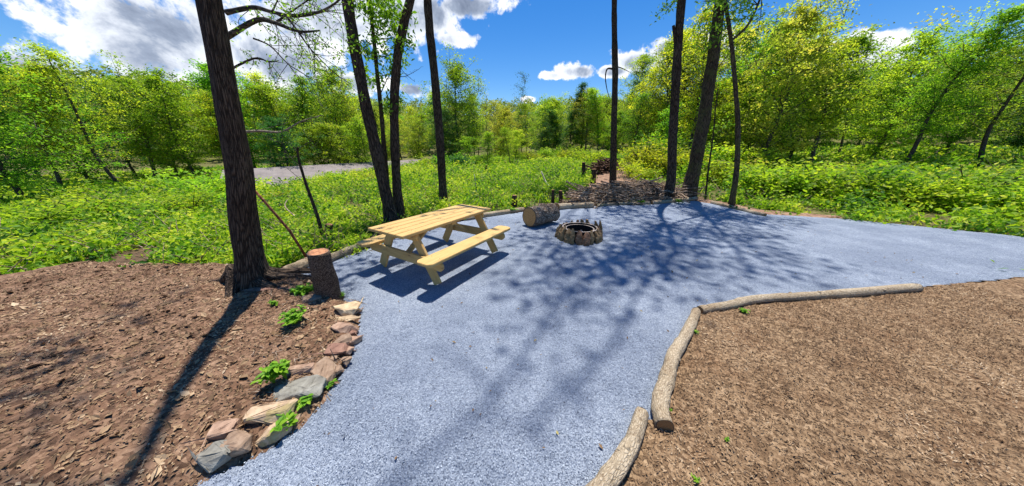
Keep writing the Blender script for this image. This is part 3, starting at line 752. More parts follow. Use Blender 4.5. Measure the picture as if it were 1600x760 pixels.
E = [('pale edging log butting against the dark roots, left of the leaning stump', [(446, 430), (468, 421), (492, 410)], .075, 'bark_pale'),
     ('edging log between the leaning stump and the near bench of the picnic table', [(512, 410), (545, 396), (578, 384)], .075, 'bark_grey'),
     ('edging log running behind the left end of the picnic table', [(578, 384), (610, 371), (652, 359)], .06, 'bark_grey'),
     ('edging log behind the middle of the picnic table', [(655, 359), (690, 351), (722, 343)], .06, 'bark_grey'),
     ('thin pale edging log between the picnic table and the log round', [(724, 344), (770, 337), (818, 329)], .065, 'bark_pale'),
     ('pale edging log with a dark sawn end, right behind the log round', [(872, 327), (898, 325), (926, 324)], .095, 'bark_pale'),
     ('thin edging log in front of the brush pile', [(932, 323), (970, 320), (1015, 319)], .05, 'bark_grey'),
     ('pale edging log at the feet of the two thick right-hand trunks', [(1018, 319), (1050, 316), (1088, 312)], .065, 'bark_pale'),
     ('edging log at the far right corner of the patio, beside the slim forked trunk', [(1112, 318), (1145, 326), (1195, 338)], .05, 'bark_pale')]
for lab, pl, r, m_ in E:
    pp = [G(*p) + Vector((0, 0, r * .62)) for p in pl]
    log_thing('edging_log', lab, 'log', pp, [r * random.uniform(.9, 1.1) for _ in pl], m_, 'cut_brown', group='logs edging the gravel patio', rough=.25)
Z = Vector((0, 0, .04))
log_thing('edging_log', 'pale edging log running off to the right at the top of the mulch bed', 'log',
          [G(1092, 490) + Z, G(1135, 482) + Z, G(1185, 472) + Z, Vector((3.9, 2.78, .04)), Vector((5.2, 2.95, .04))], [.045, .048, .05, .052, .055], 'bark_pale', 'cut_brown', group='logs edging the gravel patio', rough=.2)
log_thing('edging_log', 'long curved pale edging log bordering the mulch bed, its sawn end facing the camera', 'log',
          [G(1087, 491) + Z, G(1072, 525) + Z, G(1052, 560) + Z, G(1040, 600) + Z, G(1030, 640) + Z, G(1037, 672) + Z], [.043, .047, .052, .053, .054, .055], 'bark_pale', 'cut_brown', group='logs edging the gravel patio', rough=.2)
log_thing('edging_log', 'pale edging log nearest the camera, running off the bottom of the picture', 'log',
          [G(1002, 652) + Z, G(988, 692) + Z, G(962, 738) + Z, G(925, 785) + Z, G(880, 850) + Z], [.042, .047, .05, .052, .054], 'bark_pale', 'cut_brown', group='logs edging the gravel patio', rough=.2)

# ------------------------------------------------------------------ picnic table
TX, TY, YAW = -1.14, 3.921, 58.8
TL, TW, TH, BO, BW, BH = 1.839, .71, .729, .774, .262, .444
tt = thing('picnic_table', 'new yellow pine picnic table with two attached benches standing on the gravel', 'picnic table', (TX, TY, 0)); tt.rotation_euler.z = R(YAW)
def board(name, L, Wd, T, mtx, parent, clip=0.0, both=True, bev=.005, seed=None):
    "a plank along local x, width y, thickness z, centred"
    bm = bmesh.new(); h = L / 2; w_ = Wd / 2
    if clip: pl = [(-h, -w_ + clip), (-h + clip, -w_), (h - clip, -w_), (h, -w_ + clip), (h, w_ - clip), (h - clip, w_), (-h + clip, w_), (-h, w_ - clip)]
    else: pl = [(-h, -w_), (h, -w_), (h, w_), (-h, w_)]
    lo = [bm.verts.new((x, y, -T / 2)) for x, y in pl]; hi = [bm.verts.new((x, y, T / 2)) for x, y in pl]; n = len(pl)
    bm.faces.new(hi); bm.faces.new(lo[::-1])
    for i in range(n): bm.faces.new((lo[i], lo[(i + 1) % n], hi[(i + 1) % n], hi[i]))
    bmesh.ops.bevel(bm, geom=bm.edges[:], offset=bev, segments=2, affect='EDGES')
    uvl = bm.loops.layers.uv.new('UVMap'); off = random.uniform(0, 40)
    for f in bm.faces:
        nx = abs(f.normal.z) > .6
        for l in f.loops:
            c = l.vert.co; l[uvl].uv = (c.x + off, (c.y if nx else c.y + c.z) + off * 1.37)
    bm.transform(mtx); me = bpy.data.meshes.new(name); bm.to_mesh(me); bm.free(); return link(name, me, M['wood'], parent)
T_ = Matrix.Translation
pw = (TW - 4 * .0025) / 5
for i in range(5):
    board('tabletop_plank', TL + random.uniform(-.004, .004), pw, .038, T_((random.uniform(-.003, .003), -TW / 2 + pw / 2 + i * (pw + .0025), TH - .019)), tt); PL_ = (PL_ if i else []) + [bpy.context.scene.collection.objects[-1]]
def screws(parent, pts):
    for p in pts:
        mb = MB(); mb.tube([Vector(p) - Vector((0, 0, .002)), Vector(p) + Vector((0, 0, .0012))], [.0055, .005], 8, True); build(mb, 'screw', M['char'], parent)
for s in (-1, 1):
    b_ = board('bench', TL, BW, .038, T_((0, s * (BO - BW / 2), BH - .019)), tt, .05); screws(b_, [(x, s * (BO - BW / 2) + q, BH) for x in (-.70, .70) for q in (-.07, .07)])
for i, o in enumerate(PL_): screws(o, [(x, -TW / 2 + pw / 2 + i * (pw + .0025) + q, TH) for x in (-.70, .70) for q in (-.035, .035)])
def leg_between(name, p0, p1, width, thick, ext=.0, clip=.0):
    p0 = Vector(p0); p1 = Vector(p1); d = p1 - p0; L = d.length + ext; xa = d.normalized(); ya = Vector((1, 0, 0)); za = xa.cross(ya)
    m = Matrix((( *xa, ), ( *za, ), ( *ya, ))).transposed().to_4x4()
    return board(name, L, width, thick, T_((p0 + p1) / 2) @ m, tt, clip)
LSX = .66
for sx in (-1, 1):
    for sy in (-1, 1):
        leg_between('leg', (sx * LSX, sy * .585, .003 + .045), (sx * LSX, sy * .23, TH - .065), .135, .038, .03)
    beam = leg_between('cross_beam', (sx * (LSX + .040), -BO + .01, BH - .038 - .07), (sx * (LSX + .040), BO - .01, BH - .038 - .07), .138, .038, 0, .045)
    leg_between('top_cleat', (sx * (LSX + .040), -TW / 2 + .02, TH - .038 - .046), (sx * (LSX + .040), TW / 2 - .02, TH - .038 - .046), .09, .038, 0, .02)
    p0 = Vector((sx * (LSX - .03), 0, BH - .11)); p1 = Vector((sx * .16, 0, TH - .06)); d = p1 - p0
    xa = d.normalized(); ya = Vector((0, 1, 0)); za = xa.cross(ya)
    m = Matrix((tuple(xa), tuple(ya), tuple(za))).transposed().to_4x4()
    board('brace', d.length, .088, .038, T_((p0 + p1) / 2) @ m, tt)
    # bolts where legs meet beam and cleat
    for sy in (-1, 1):
        for (yy, zz) in ((.405, BH - .10), (.27, TH - .085)):
            mb = MB(); x_ = sx * (LSX + .061)
            mb.tube([(x_ - .001, sy * yy, zz), (x_ + sx * .006, sy * yy, zz)], [.009, .008], 8, True); build(mb, 'bolt', M['rust_ring'], beam)
mb = MB()
bl = board('middle_cleat', TW - .06, .088, .038, T_((0, 0, TH - .038 - .021)) @ Matrix.Rotation(R(90), 4, 'Z'), tt)

# ------------------------------------------------------------------ rocks
def rock_mesh(name, sx, sy, sz, seed, sub=3, jag=.2):
    rnd = random.Random(seed); bm = bmesh.new()
    for _ in range(16):
        v = Vector((rnd.uniform(-1, 1), rnd.uniform(-1, 1), rnd.uniform(-1, 1)))
        m_ = max(abs(v.x), abs(v.y)); v.x /= max(m_, .75); v.y /= max(m_, .75); v.z = 1 if v.z > 0 else -1; v.z *= rnd.uniform(.75, 1)
        k = (abs(v.x) ** 3 + abs(v.y) ** 3) ** (1 / 3) or 1
        if k > 1: v.x /= k; v.y /= k
        bm.verts.new((v.x * sx, v.y * sy, v.z * sz))
    r = bmesh.ops.convex_hull(bm, input=bm.verts)
    bmesh.ops.delete(bm, geom=[g for g in r['geom_interior'] if isinstance(g, bmesh.types.BMVert)], context='VERTS')
    mn = min(sx, sy, sz)
    bmesh.ops.bevel(bm, geom=bm.edges[:], offset=mn * .16, segments=1, affect='EDGES')
    bmesh.ops.triangulate(bm, faces=bm.faces[:])
    for _ in range(sub): bmesh.ops.subdivide_edges(bm, edges=[e for e in bm.edges if e.calc_length() > mn * .25], cuts=1)
    bm.normal_update()
    for v in bm.verts:
        q = v.co * (1.4 / max(mn, .02)) + Vector((seed * 3.1, 0, 0))
        v.co += v.normal * mn * jag * (noise.noise(q * .5) + .5 * noise.noise(q * 1.3))
    me = bpy.data.meshes.new(name); bm.to_mesh(me); bm.free(); return me
def rock(label, px, py, w_px, dep, hgt, m, zb=.02, rot=0, tilt=(0, 0), seed=None, group='stones edging the dirt bed', cat='stone'):
    p = G(px, py, zb + hgt * .5); w_ = w_px * pxw(p) * 1.1; dep *= 1.15
    me = rock_mesh('edging_stone', w_ / 2, dep / 2, hgt / 2, seed if seed is not None else random.randint(1, 9999))
    o = link('edging_stone', me, M[m]); o.location = (p.x, p.y, zb - .01 + hgt * .5); o.rotation_euler = (R(tilt[0]), R(tilt[1]), R(rot))
    return tag(o, label, cat, group)
rock('cream stone at the top of the stone edging, against the foot of the stump', 541, 481, 44, .17, .11, 'rock_cream', .03, -12, (-6, 4), 3)
rock('thin cream slab just below the top stone of the edging', 543, 496, 34, .09, .035, 'rock_cream', .05, 8, (0, -6), 8)
rock('pinkish stone under the thin cream slab', 539, 512, 38, .13, .09, 'rock_pink', .02, -8, (5, 0), 12)
rock('small pink stone on the gravel side of the edging', 553, 532, 18, .12, .07, 'rock_pink', .0, 80, (0, 8), 17)
rock('tan wedge stone in the middle of the edging', 534, 533, 28, .11, .07, 'rock_brown', .03, 30, (0, -8), 23)
rock('rounded red-brown stone below the tan wedge', 528, 547, 36, .12, .08, 'rock_red', .02, 5, (4, 0), 31)
rock('small tan stone between the red-brown stone and the large brown slab', 519, 561, 18, .07, .05, 'rock_brown', .02, 60, (0, 0), 37)
rock('large tilted brown slab with a dark broken edge', 508, 577, 48, .17, .05, 'rock_brown', .045, -30, (-8, 12), 41)
rock('largest stone, a flat grey slab', 464, 609, 88, .19, .07, 'rock_grey', .035, 14, (-8, -4), 47)
rock('tan stone with yellow moss below the grey slab', 425, 640, 62, .19, .11, 'rock_moss', .03, 20, (-6, 5), 53)
rock('long tan stone lying behind the grey slab', 452, 581, 66, .09, .07, 'rock_pink', .05, 18, (0, 0), 59)
rock('dark lichened stone at the bottom left corner', 424, 672, 48, .12, .09, 'rock_moss', .0, 30, (0, 0), 61)
rock('brown stone sitting against the left side of the stump', 487, 468, 30, .13, .10, 'rock_brown', .03, 10, (0, 4), 67)
rock('flat dark red stone beside the tree roots', 442, 455, 48, .14, .07, 'rock_red', .05, -4, (0, 0), 71)
rock('flat brown stone between the tree roots and the stump', 467, 460, 26, .11, .06, 'rock_brown', .04, -20, (5, 0), 73)
rock('wide brown stone below the dark roots at the left', 405, 452, 50, .16, .08, 'rock_red', .05, 5, (0, 0), 79)
rock('small reddish stone on the dirt below the grey slab', 492, 612, 16, .05, .035, 'rock_red', .0, 40, (0, 0), 83)
rock('small tan stone half buried under the mossy stone', 458, 655, 20, .06, .04, 'rock_brown', .0, 20, (0, 0), 89)
for lab, x, y, wp, m_ in [('small cream chip wedged between the two slabs at the top of the edging', 525, 490, 14, 'rock_cream'), ('pink chip on the left of the pinkish stone', 518, 512, 16, 'rock_pink'),
        ('pink flat piece right of the red-brown stone', 546, 547, 18, 'rock_pink'), ('red chip between the tan wedge and the gravel', 550, 520, 12, 'rock_red'), ('brown piece below the small pink gravel-side stone', 541, 562, 16, 'rock_brown'),
        ('tan piece at the gravel edge right of the large brown slab', 530, 577, 14, 'rock_brown'), ('dark red piece left of the large brown slab', 484, 574, 22, 'rock_red'), ('grey chip under the right end of the grey slab', 503, 598, 16, 'rock_grey'),
        ('tan chip left of the rounded red-brown stone', 509, 548, 12, 'rock_cream'), ('brown stone peeping out left of the long tan stone', 426, 574, 30, 'rock_brown')]:
    rock(lab, x, y, wp, .07, .05, m_, .02, random.uniform(-40, 40), (random.uniform(-10, 10), random.uniform(-10, 10)))
for k, (x, y) in enumerate([(372, 692), (335, 712), (352, 668)]):
    rock(['grey-brown boulder left of the mossy stone', 'leftmost boulder of the bed edge', 'small boulder behind the grey-brown boulder'][k], x, y, [44, 40, 32][k], .14, .09, ['rock_brown', 'rock_grey', 'rock_pink'][k], .02, 20, (0, 0), 95 + k)

# ------------------------------------------------------------------ fire pit
def shard_mesh(name, sx, sy, h, seed):
    rnd = random.Random(seed); bm = bmesh.new(); n = 9; lev = []
    skew = rnd.uniform(-.5, .5); m_ = 9
    for i in range(m_ + 1):
        f = i / m_; k = (.88 + .2 * math.sin(f * 2.6)) * (1 if f < .62 else 1 - (f - .62) * rnd.uniform(1.5, 2.0)); k = max(k, .12)
        row = []
        for j in range(n):
            a = 2 * math.pi * j / n; q = Vector((math.cos(a) * 1.5, math.sin(a) * 1.5, f * 3 + seed)); w_ = 1 + .55 * noise.noise(q) + .25 * noise.noise(q * 3)
            row.append(bm.verts.new((math.cos(a) * sx * k * w_, math.sin(a) * sy * k * w_ + skew * sy * max(0, f - .55), (f - .5) * h + .02 * noise.noise(q * 2) * (i > 0))))
        lev.append(row)
    for i in range(m_):
        for j in range(n): bm.faces.new((lev[i][j], lev[i][(j + 1) % n], lev[i + 1][(j + 1) % n], lev[i + 1][j]))
    bm.faces.new(lev[-1]); bm.faces.new(lev[0][::-1]); me = bpy.data.meshes.new(name); bm.to_mesh(me); bm.free(); return me
fc = G(906, 382); FR = .405; fc = Vector((fc.x + .075, fc.y + FR - .02, 0))
fp = thing('fire_pit', 'round fire pit of upright jagged stones around a steel ring, standing on the gravel', 'fire pit', tuple(fc))
for k in range(21):
    a = 2 * math.pi * k / 21 + random.uniform(-.05, .05); hgt = random.uniform(.24, .325)
    front = math.sin(a) < -.1
    if k in (0, 1): hgt = .39 if k == 0 else .34
    w_ = random.uniform(.075, .145)
    me = shard_mesh('stone', .036, w_ / 2 * 1.08, hgt, 200 + k * 7)
    o = link('stone', me, M['rock_fire_red' if k in (5, 15, 16, 20) else 'rock_fire'], fp)
    o.location = (math.cos(a) * FR * (JR := random.uniform(.95, 1.06)), math.sin(a) * FR * JR, hgt / 2 - .012); o.rotation_euler = (R(random.uniform(-5, 5)), R(random.uniform(-20, -8)), a + random.uniform(-.25, .25))
def ring(name, r0, r1, z0, z1, m, parent, sides=48):
    mb = MB(); V = []; Fc = []
    for k in range(sides):
        a = 2 * math.pi * k / sides; c, s = math.cos(a), math.sin(a)
        V += [(c * r0, s * r0, z0), (c * r1, s * r1, z0), (c * r1, s * r1, z1), (c * r0, s * r0, z1)]
    for k in range(sides):
        i = 4 * k; j = 4 * ((k + 1) % sides)
        for q in range(4): Fc.append((i + q, i + (q + 1) % 4, j + (q + 1) % 4, j + q))
    mb.add(V, Fc); return build(mb, name, m, parent, False)
ring('steel_ring', .335, .345, .0, .225, M['char'], fp)
ring('ring_rim', .322, .352, .226, .232, M['rust_ring'], fp)
ring('inner_ring', .27, .282, .0, .20, M['char'], fp); ring('inner_rim', .264, .286, .201, .206, M['rust_ring'], fp)
mb = MB(); mb.add([(0, 0, .02)] + [(math.cos(6.283 * k / 24) * .268, math.sin(6.283 * k / 24) * .268, .014) for k in range(24)], [(0, k + 1, (k + 1) % 24 + 1) for k in range(24)])
build(mb, 'ash_bed', M['ash'], fp, False)
for k in range(7):
    a = random.uniform(0, 6.28); r_ = random.uniform(.05, .17); mb = MB(); z_ = .05 + .03 * (k % 3)
    p0 = Vector((math.cos(a) * r_, math.sin(a) * r_, z_)); d = Vector((math.cos(a + 1.9), math.sin(a + 1.9), random.uniform(-.1, .25))).normalized()
    mb.tube([p0 - d * .12, p0, p0 + d * .12], [.022, .026, .02], 8, True, .3)
    build(mb, 'charred_stick', M['char' if k % 2 else 'ash'], fp)

# ------------------------------------------------------------------ posts and stumps in the clearing
def post(label, px, py, hpx, rpx, m='bark', lean=(0, 0), cat='stump', name='stump_post', yoff=0):
    g = G(px, py, -.05); zt = terrain(g.x, g.y).item(); g = G(px, py, zt); k = pxw(g); t = P(px + lean[0], py - hpx * 1.25, g.y)
    log_thing(name, label, cat, [g + Vector((0, 0, -.15)), g.lerp(t, .5), t], [rpx * k * 1.15, rpx * k, rpx * k * .95], m, 'cut_brown', (False, True), 14, .25, group='cut posts and stumps among the weeds')
post('short dark post in the weeds just left of the log round', 804, 328, 18, 4)
post('left of the two thin dark posts behind the log round', 864, 322, 20, 2.6)
post('right of the two thin dark posts behind the log round', 876, 322, 19, 2.8)
post('leaning dark stub at the left end of the brush pile', 915, 317, 17, 3.2, lean=(3, 0))
post('tall dark post left of the root heap in the clearing', 912, 284, 24, 3)
post('broken brown post in front of the root heap', 927, 287, 18, 4, lean=(1, 0))
post('short dark stump in the weeds behind the leaning sawn stump', 514, 376, 20, 5)
post('small dark stake far out in the middle of the field', 760, 271, 10, 1.6)
post('low stub in the weeds between the table and the log round', 768, 330, 8, 3)
def stick_thing(label, pts, r, m):
    mb = MB(); sp = smooth_path(pts, 4); mb.tube(sp, taper(len(sp), r, r * .5), 6, True, .2); return tag(build(mb, 'dead_branch', M[m]), label, 'branch')
stick_thing('pale dead stem standing upright in the weeds behind the table', [P(747, 320, 9.8), P(744, 295, 9.8), P(741, 272, 9.8)], .028, 'stick_white')
stick_thing('long pale branch lying in the weeds left of the two thin posts', [P(826, 326, 8.2), P(812, 314, 8.5), P(803, 306, 8.8)], .03, 'stick_white')
stick_thing('pale forked branch sticking out of the middle of the weeds', [P(862, 297, 12), P(852, 283, 12.3), P(846, 268, 12.5)], .05, 'stick_white')
stick_thing('thin pale dead branch lying in the weeds near the left edge', [G(470, 350) + Vector((0, 0, .1)), G(450, 338) + Vector((0, 0, .25)), G(452, 322) + Vector((0, 0, .2))], .018, 'stick')
stick_thing('dark crooked twig standing in the weeds beside the leaning trunk', [P(584, 350, 6.2), P(590, 335, 6.2), P(596, 312, 6.2)], .012, 'bark')

# brush pile
def sticks(name, label, n, cx, cy, zc, ex, ey, ez, ang, angs, L, r, m, cat='brush pile', hump=True):
    mb = MB()
    for _ in range(n):
        u_, v_ = random.uniform(-1, 1), random.uniform(-1, 1)
        hh = ez * (1 - (u_ * u_) * .6) * (1 - v_ * v_ * .7) * random.random() ** .7
        c = Vector((cx + ex * u_, cy + ey * v_ + ex * u_ * .28, zc + hh)); a = ang + random.gauss(0, angs); l = random.uniform(*L); rr = random.uniform(*r)
        d = Vector((math.cos(a), math.sin(a), random.gauss(0, .16)))
        p = [c - d * l / 2, c + Vector((random.gauss(0, .05), random.gauss(0, .05), random.gauss(0, .04))) * l, c + d * l / 2]
        for q in p: q.z = max(q.z, zc - .02)
        mb.tube(smooth_path(p, 3), taper(7, rr, rr * .4), 5, False, .2)
    return tag(build(mb, name, M[m]), label, cat, kind='stuff')
sticks('brush_pile', 'long heap of dead sticks and branches along the far edge of the patio', 760, 4.25, 9.35, -.03, 2.0, .55, .66, .25, .62, (.6, 2.0), (.007, .027), 'stick_brush')
sticks('brush_pile', 'thin scatter of dead sticks behind the pale edging log', 90, 2.3, 8.5, -.05, .9, .22, .18, .2, .4, (.3, 1.0), (.006, .02), 'stick')
sticks('root_heap', 'dark heap of uprooted roots and branches in the clearing behind the brush pile', 420, 6.5, 18.2, -.05, 1.35, .6, 1.15, .6, 1.0, (.5, 1.5), (.015, .06), 'root_brown', 'root heap')
for lab, pl, r in [('thick crooked branch lying across the top of the brush pile', [(985, 292), (1010, 286), (1035, 277)], .045),
                   ('grey branch sticking out of the left side of the brush pile', [(945, 318), (965, 305), (985, 298)], .035),
                   ('pale thin branch on the right end of the brush pile', [(1000, 300), (1020, 304), (1042, 299)], .028)]:
    stick_thing(lab, [P(x, y, 9.3 + .1 * i) for i, (x, y) in enumerate(pl)], r, 'stick')

# ------------------------------------------------------------------ background trees
def proto_tree(kind):
    "returns (trunk mesh, crown mesh); height about 12 m, foot at origin"
    tm = MB(); lp = []
    H = {'broad': 12, 'tall': 15, 'airy': 13, 'small': 5, 'spire': 14, 'sparse': 13}[kind]
    r0 = {'broad': .17, 'tall': .16, 'airy': .13, 'small': .07, 'spire': .14, 'sparse': .11}[kind] * (1.25 if kind in ('tall', 'airy') else 1)
    sp = wander((0, 0, -.4), (random.gauss(0, .04), random.gauss(0, .04), 1), H * .93 + .4, 12, .05, .03)
    tm.tube(sp, taper(13, r0, r0 * .15), 7, False)
    nl = {'broad': 34, 'tall': 38, 'airy': 26, 'small': 20, 'spire': 46, 'sparse': 16}[kind]
    lo = {'broad': .12, 'tall': .26, 'airy': .28, 'small': .10, 'spire': .06, 'sparse': .35}[kind]
    for k in range(nl):
        f = lo + (1 - lo) * (k + random.random() * .8) / nl; i = min(11, int(f * 12)); p = sp[i].lerp(sp[i + 1], f * 12 - i) if f < 1 else sp[-1]
        prof = {'broad': math.sin(min(1, (f - lo) / (1 - lo) * .86 + .16) * 3.14) ** .7, 'tall': math.sin(min(1, (f - lo) / (1 - lo) * .85 + .15) * 3.14) ** .6,
                'airy': math.sin(min(1, (f - lo) / (1 - lo) * .8 + .2) * 3.14) ** .8, 'small': math.sin(min(1, (f - lo) / (1 - lo) * .8 + .2) * 3.14) ** .6,
                'spire': (1 - f) ** .75 + .05, 'sparse': .8}[kind]
        RL = {'broad': 4.0, 'tall': 2.9, 'airy': 3.2, 'small': 1.7, 'spire': 2.4, 'sparse': 1.9}[kind] * max(.18, prof) * random.uniform(.7, 1.25)
        a = k * 2.4 + random.gauss(0, .4)
        d = Vector((math.cos(a), math.sin(a), random.uniform(.15, .7) if kind != 'spire' else random.uniform(-.15, .15)))
        b_ = wander(p, d, RL, 4, .15, .04); tm.tube(b_, taper(5, r0 * .3 * (1 - f * .5), .012), 4, False)
        for q in b_[1:]:
            lp.append((q, 1)); 
            for _ in range(2):
                e_ = q + Vector((random.gauss(0, 1), random.gauss(0, 1), random.gauss(.1, .8))) * RL * .26
                tm.tube([q, e_], [.02, .008], 3, False); lp.append((e_, 1))
    dens = {'broad': 40, 'tall': 33, 'airy': 24, 'small': 34, 'spire': 26, 'sparse': 7}[kind]
    size = {'broad': .20, 'tall': .185, 'airy': .17, 'small': .12, 'spire': .17, 'sparse': .15}[kind]
    cm = MB(); pts = []; tin = []
    for q, _ in lp:
        base_t = random.uniform(.1, .9); sg = random.uniform(.2, .42) * (.5 if kind == 'small' else 1); n_ = int(dens * random.uniform(.2, 1.8))
        pts.append(np.array(q) + rng.normal(size=(n_, 3)) * np.array([sg * 1.1, sg * 1.1, sg * .6])); tin += [base_t] * n_
    cm.leaves(np.concatenate(pts), size, .35, tin, .55)
    return tm.mesh('trunk'), cm.mesh('crown', False)
protos = {}
for kind, cnt in (('broad', 3), ('tall', 3), ('airy', 3), ('small', 3), ('spire', 1), ('sparse', 2)):
    protos[kind] = [proto_tree(kind) for _ in range(cnt)]
crown_mats = {}
def crown_mesh(kind, v, m):
    k = (kind, v, m)
    if k not in crown_mats:
        me = protos[kind][v][1] if not any(q[:2] == (kind, v) for q in crown_mats) else protos[kind][v][1].copy()
        me.materials.clear(); me.materials.append(M[m]); crown_mats[k] = me
    return crown_mats[k]
HT = {'broad': 12, 'tall': 15, 'airy': 13, 'small': 5, 'spire': 14, 'sparse': 13}
BG = []   # (photo x of foot, distance y, top px y, kind, material)
def bg(px, y, top, kind, m, label=None): BG.append([px, y, top, kind, m, label])
# behind the shed, left
for a in [(300, 27, 120, 'broad', 'leaf_mid'), (355, 30, 150, 'tall', 'leaf_yellow'), (395, 33, 112, 'broad', 'leaf_mid'), (432, 36, 118, 'airy', 'leaf_yellow'), (462, 34, 138, 'broad', 'leaf_yellow'),
          (490, 38, 124, 'tall', 'leaf_mid'), (520, 40, 130, 'airy', 'leaf_yellow'), (545, 37, 116, 'broad', 'leaf_mid'), (560, 42, 146, 'tall', 'leaf_yellow'), (583, 44, 152, 'airy', 'leaf_yellow'), (604, 40, 170, 'broad', 'leaf_rust'),
          (446, 26, 190, 'broad', 'leaf_dark'), (505, 30, 200, 'broad', 'leaf_mid'), (535, 31, 195, 'small', 'leaf_yellow'), (570, 33, 190, 'broad', 'leaf_mid'), (630, 46, 185, 'airy', 'leaf_rust'), (655, 44, 178, 'broad', 'leaf_yellow')]: bg(*a)
bg(722, 33, 108, 'broad', 'leaf_mid', 'largest rounded bright green tree behind the picnic table')
bg(690, 40, 148, 'tall', 'leaf_mid'); bg(700, 30, 178, 'broad', 'leaf_dark'); bg(742, 36, 150, 'tall', 'leaf_mid')
bg(765, 40, 150, 'sparse', 'leaf_rust'); bg(778, 45, 160, 'airy', 'leaf_rust'); bg(790, 38, 172, 'broad', 'leaf_rust')
bg(804, 42, 118, 'sparse', 'leaf_dark', 'tall thin-leaved tree rising above the others left of the centre of the field')
bg(822, 40, 162, 'airy', 'leaf_yellow'); bg(805, 32, 205, 'small', 'leaf_yellow'); bg(797, 26, 198, 'airy', 'leaf_yellow', 'small yellow-green tree with two dark stems standing out in the field')
bg(762, 27, 208, 'small', 'leaf_mid', 'small bushy tree beside a stake out in the field'); bg(735, 28, 215, 'small', 'leaf_mid')
bg(845, 52, 160, 'broad', 'leaf_mid'); bg(862, 50, 158, 'broad', 'leaf_mid'); bg(850, 46, 195, 'broad', 'leaf_dark'); bg(872, 48, 172, 'tall', 'leaf_dark')
bg(889, 44, 130, 'spire', 'leaf_dark', 'pointed dark green conifer at the back of the clearing'); bg(905, 46, 150, 'broad', 'leaf_mid'); bg(918, 42, 140, 'airy', 'leaf_rust'); bg(935, 40, 138, 'tall', 'leaf_mid')
bg(948, 44, 150, 'broad', 'leaf_mid'); bg(970, 38, 145, 'airy', 'leaf_yellow'); bg(985, 36, 90, 'tall', 'leaf_mid'); bg(1000, 32, 106, 'airy', 'leaf_yellow')
bg(1020, 30, 60, 'tall', 'leaf_yellow', 'tall yellow-green tree behind the left of the two thick right-hand trunks'); bg(1035, 27, 48, 'airy', 'leaf_yellow'); bg(985, 28, 150, 'airy', 'leaf_mid')
bg(1072, 20, 4, 'airy', 'leaf_yellow', 'tall slender tree with yellow tufts of leaves between the two thick right-hand trunks')
bg(1060, 26, 55, 'tall', 'leaf_mid'); bg(1090, 28, 50, 'tall', 'leaf_yellow'); bg(1112, 25, 52, 'broad', 'leaf_mid'); bg(1130, 27, 72, 'airy', 'leaf_yellow'); bg(1160, 24, 62, 'tall', 'leaf_yellow'); bg(1185, 22, 40, 'broad', 'leaf_mid')
bg(1178, 17, 20, 'broad', 'leaf_rust', 'tree with rusty orange new leaves at the right edge of the picture'); bg(1085, 21, 130, 'small', 'leaf_yellow'); bg(1120, 18, 165, 'small', 'leaf_yellow'); bg(1150, 19, 150, 'small', 'leaf_mid')
bg(1040, 24, 165, 'small', 'leaf_mid'); bg(1010, 34, 160, 'broad', 'leaf_dark'); bg(955, 33, 178, 'small', 'leaf_mid')
for a in [(1225, 20, 70, 'broad', 'leaf_mid'), (1262, 17, 40, 'tall', 'leaf_yellow'), (1300, 22, 100, 'airy', 'leaf_mid'), (1350, 18, 60, 'broad', 'leaf_yellow'), (1400, 15, 30, 'tall', 'leaf_mid'), (1460, 18, 90, 'broad', 'leaf_mid'),
          (1520, 14, 20, 'airy', 'leaf_yellow'), (1590, 15, 60, 'broad', 'leaf_dark'), (1245, 28, 110, 'tall', 'leaf_dark'), (1330, 30, 120, 'broad', 'leaf_mid'), (1430, 26, 120, 'tall', 'leaf_dark'), (1560, 24, 100, 'broad', 'leaf_mid'),
          (20, 15, 40, 'broad', 'leaf_mid'), (80, 20, 90, 'tall', 'leaf_yellow'), (130, 24, 120, 'broad', 'leaf_mid'), (180, 22, 80, 'airy', 'leaf_yellow'), (235, 26, 110, 'tall', 'leaf_mid'), (270, 30, 135, 'broad', 'leaf_yellow'), (205, 30, 130, 'broad', 'leaf_dark'), (50, 28, 120, 'broad', 'leaf_dark')]: bg(*a)
# second rank that closes the wood
for k in range(34):
    px = 300 + k * 30 + random.uniform(-12, 12)
    if 830 < px < 900: continue
    y = random.uniform(48, 70); bg(px, y, 172 - (0 if px < 950 else min(50, (px - 950) * .3)) + random.uniform(-8, 14), random.choice(['broad', 'tall', 'airy']), random.choice(['leaf_mid', 'leaf_yellow', 'leaf_rust', 'leaf_dark']))
REG = [(-1e9, 420, 'left of the old rooted tree'), (420, 560, "behind the shed roof"), (560, 690, "between the trunks behind the table"), (690, 800, "behind the table's right end"),
       (800, 880, "beyond the field, above the log"), (880, 958, "left of the thin straight trunk"), (958, 1050, "right of the thin straight trunk"),
       (1050, 1180, "behind the thick leaning trunk"), (1180, 1e9, "beyond the patio's right corner")]
LOOK = {'leaf_mid': 'green', 'leaf_yellow': 'yellow-green', 'leaf_dark': 'dark green', 'leaf_rust': 'olive'}
SHAPE = {'broad': 'broad-crowned', 'tall': 'tall narrow', 'airy': 'loose airy', 'small': 'small bushy', 'spire': 'pointed', 'sparse': 'thinly leaved'}
ORD = ['first', 'second', 'third', 'fourth', 'fifth', 'sixth', 'seventh', 'eighth', 'ninth', 'tenth', 'eleventh', 'twelfth', 'thirteenth', 'fourteenth', 'fifteenth']
BG.sort(key=lambda b: b[0]); cnt = {}
for b_ in BG:
    if b_[5] is None:
        r_ = next(r for r in REG if r[0] <= b_[0] < r[1]); k = (r_[2], b_[3], b_[4]); n_ = cnt.get(k, 0); cnt[k] = n_ + 1; b_.append(k); b_.append(n_)
def view_x(px, y, z):       # world x for a photo column at distance y and height z
    return (px - 800) / F * (y * math.cos(PITCH) + (CAM_H - z) * math.sin(PITCH))
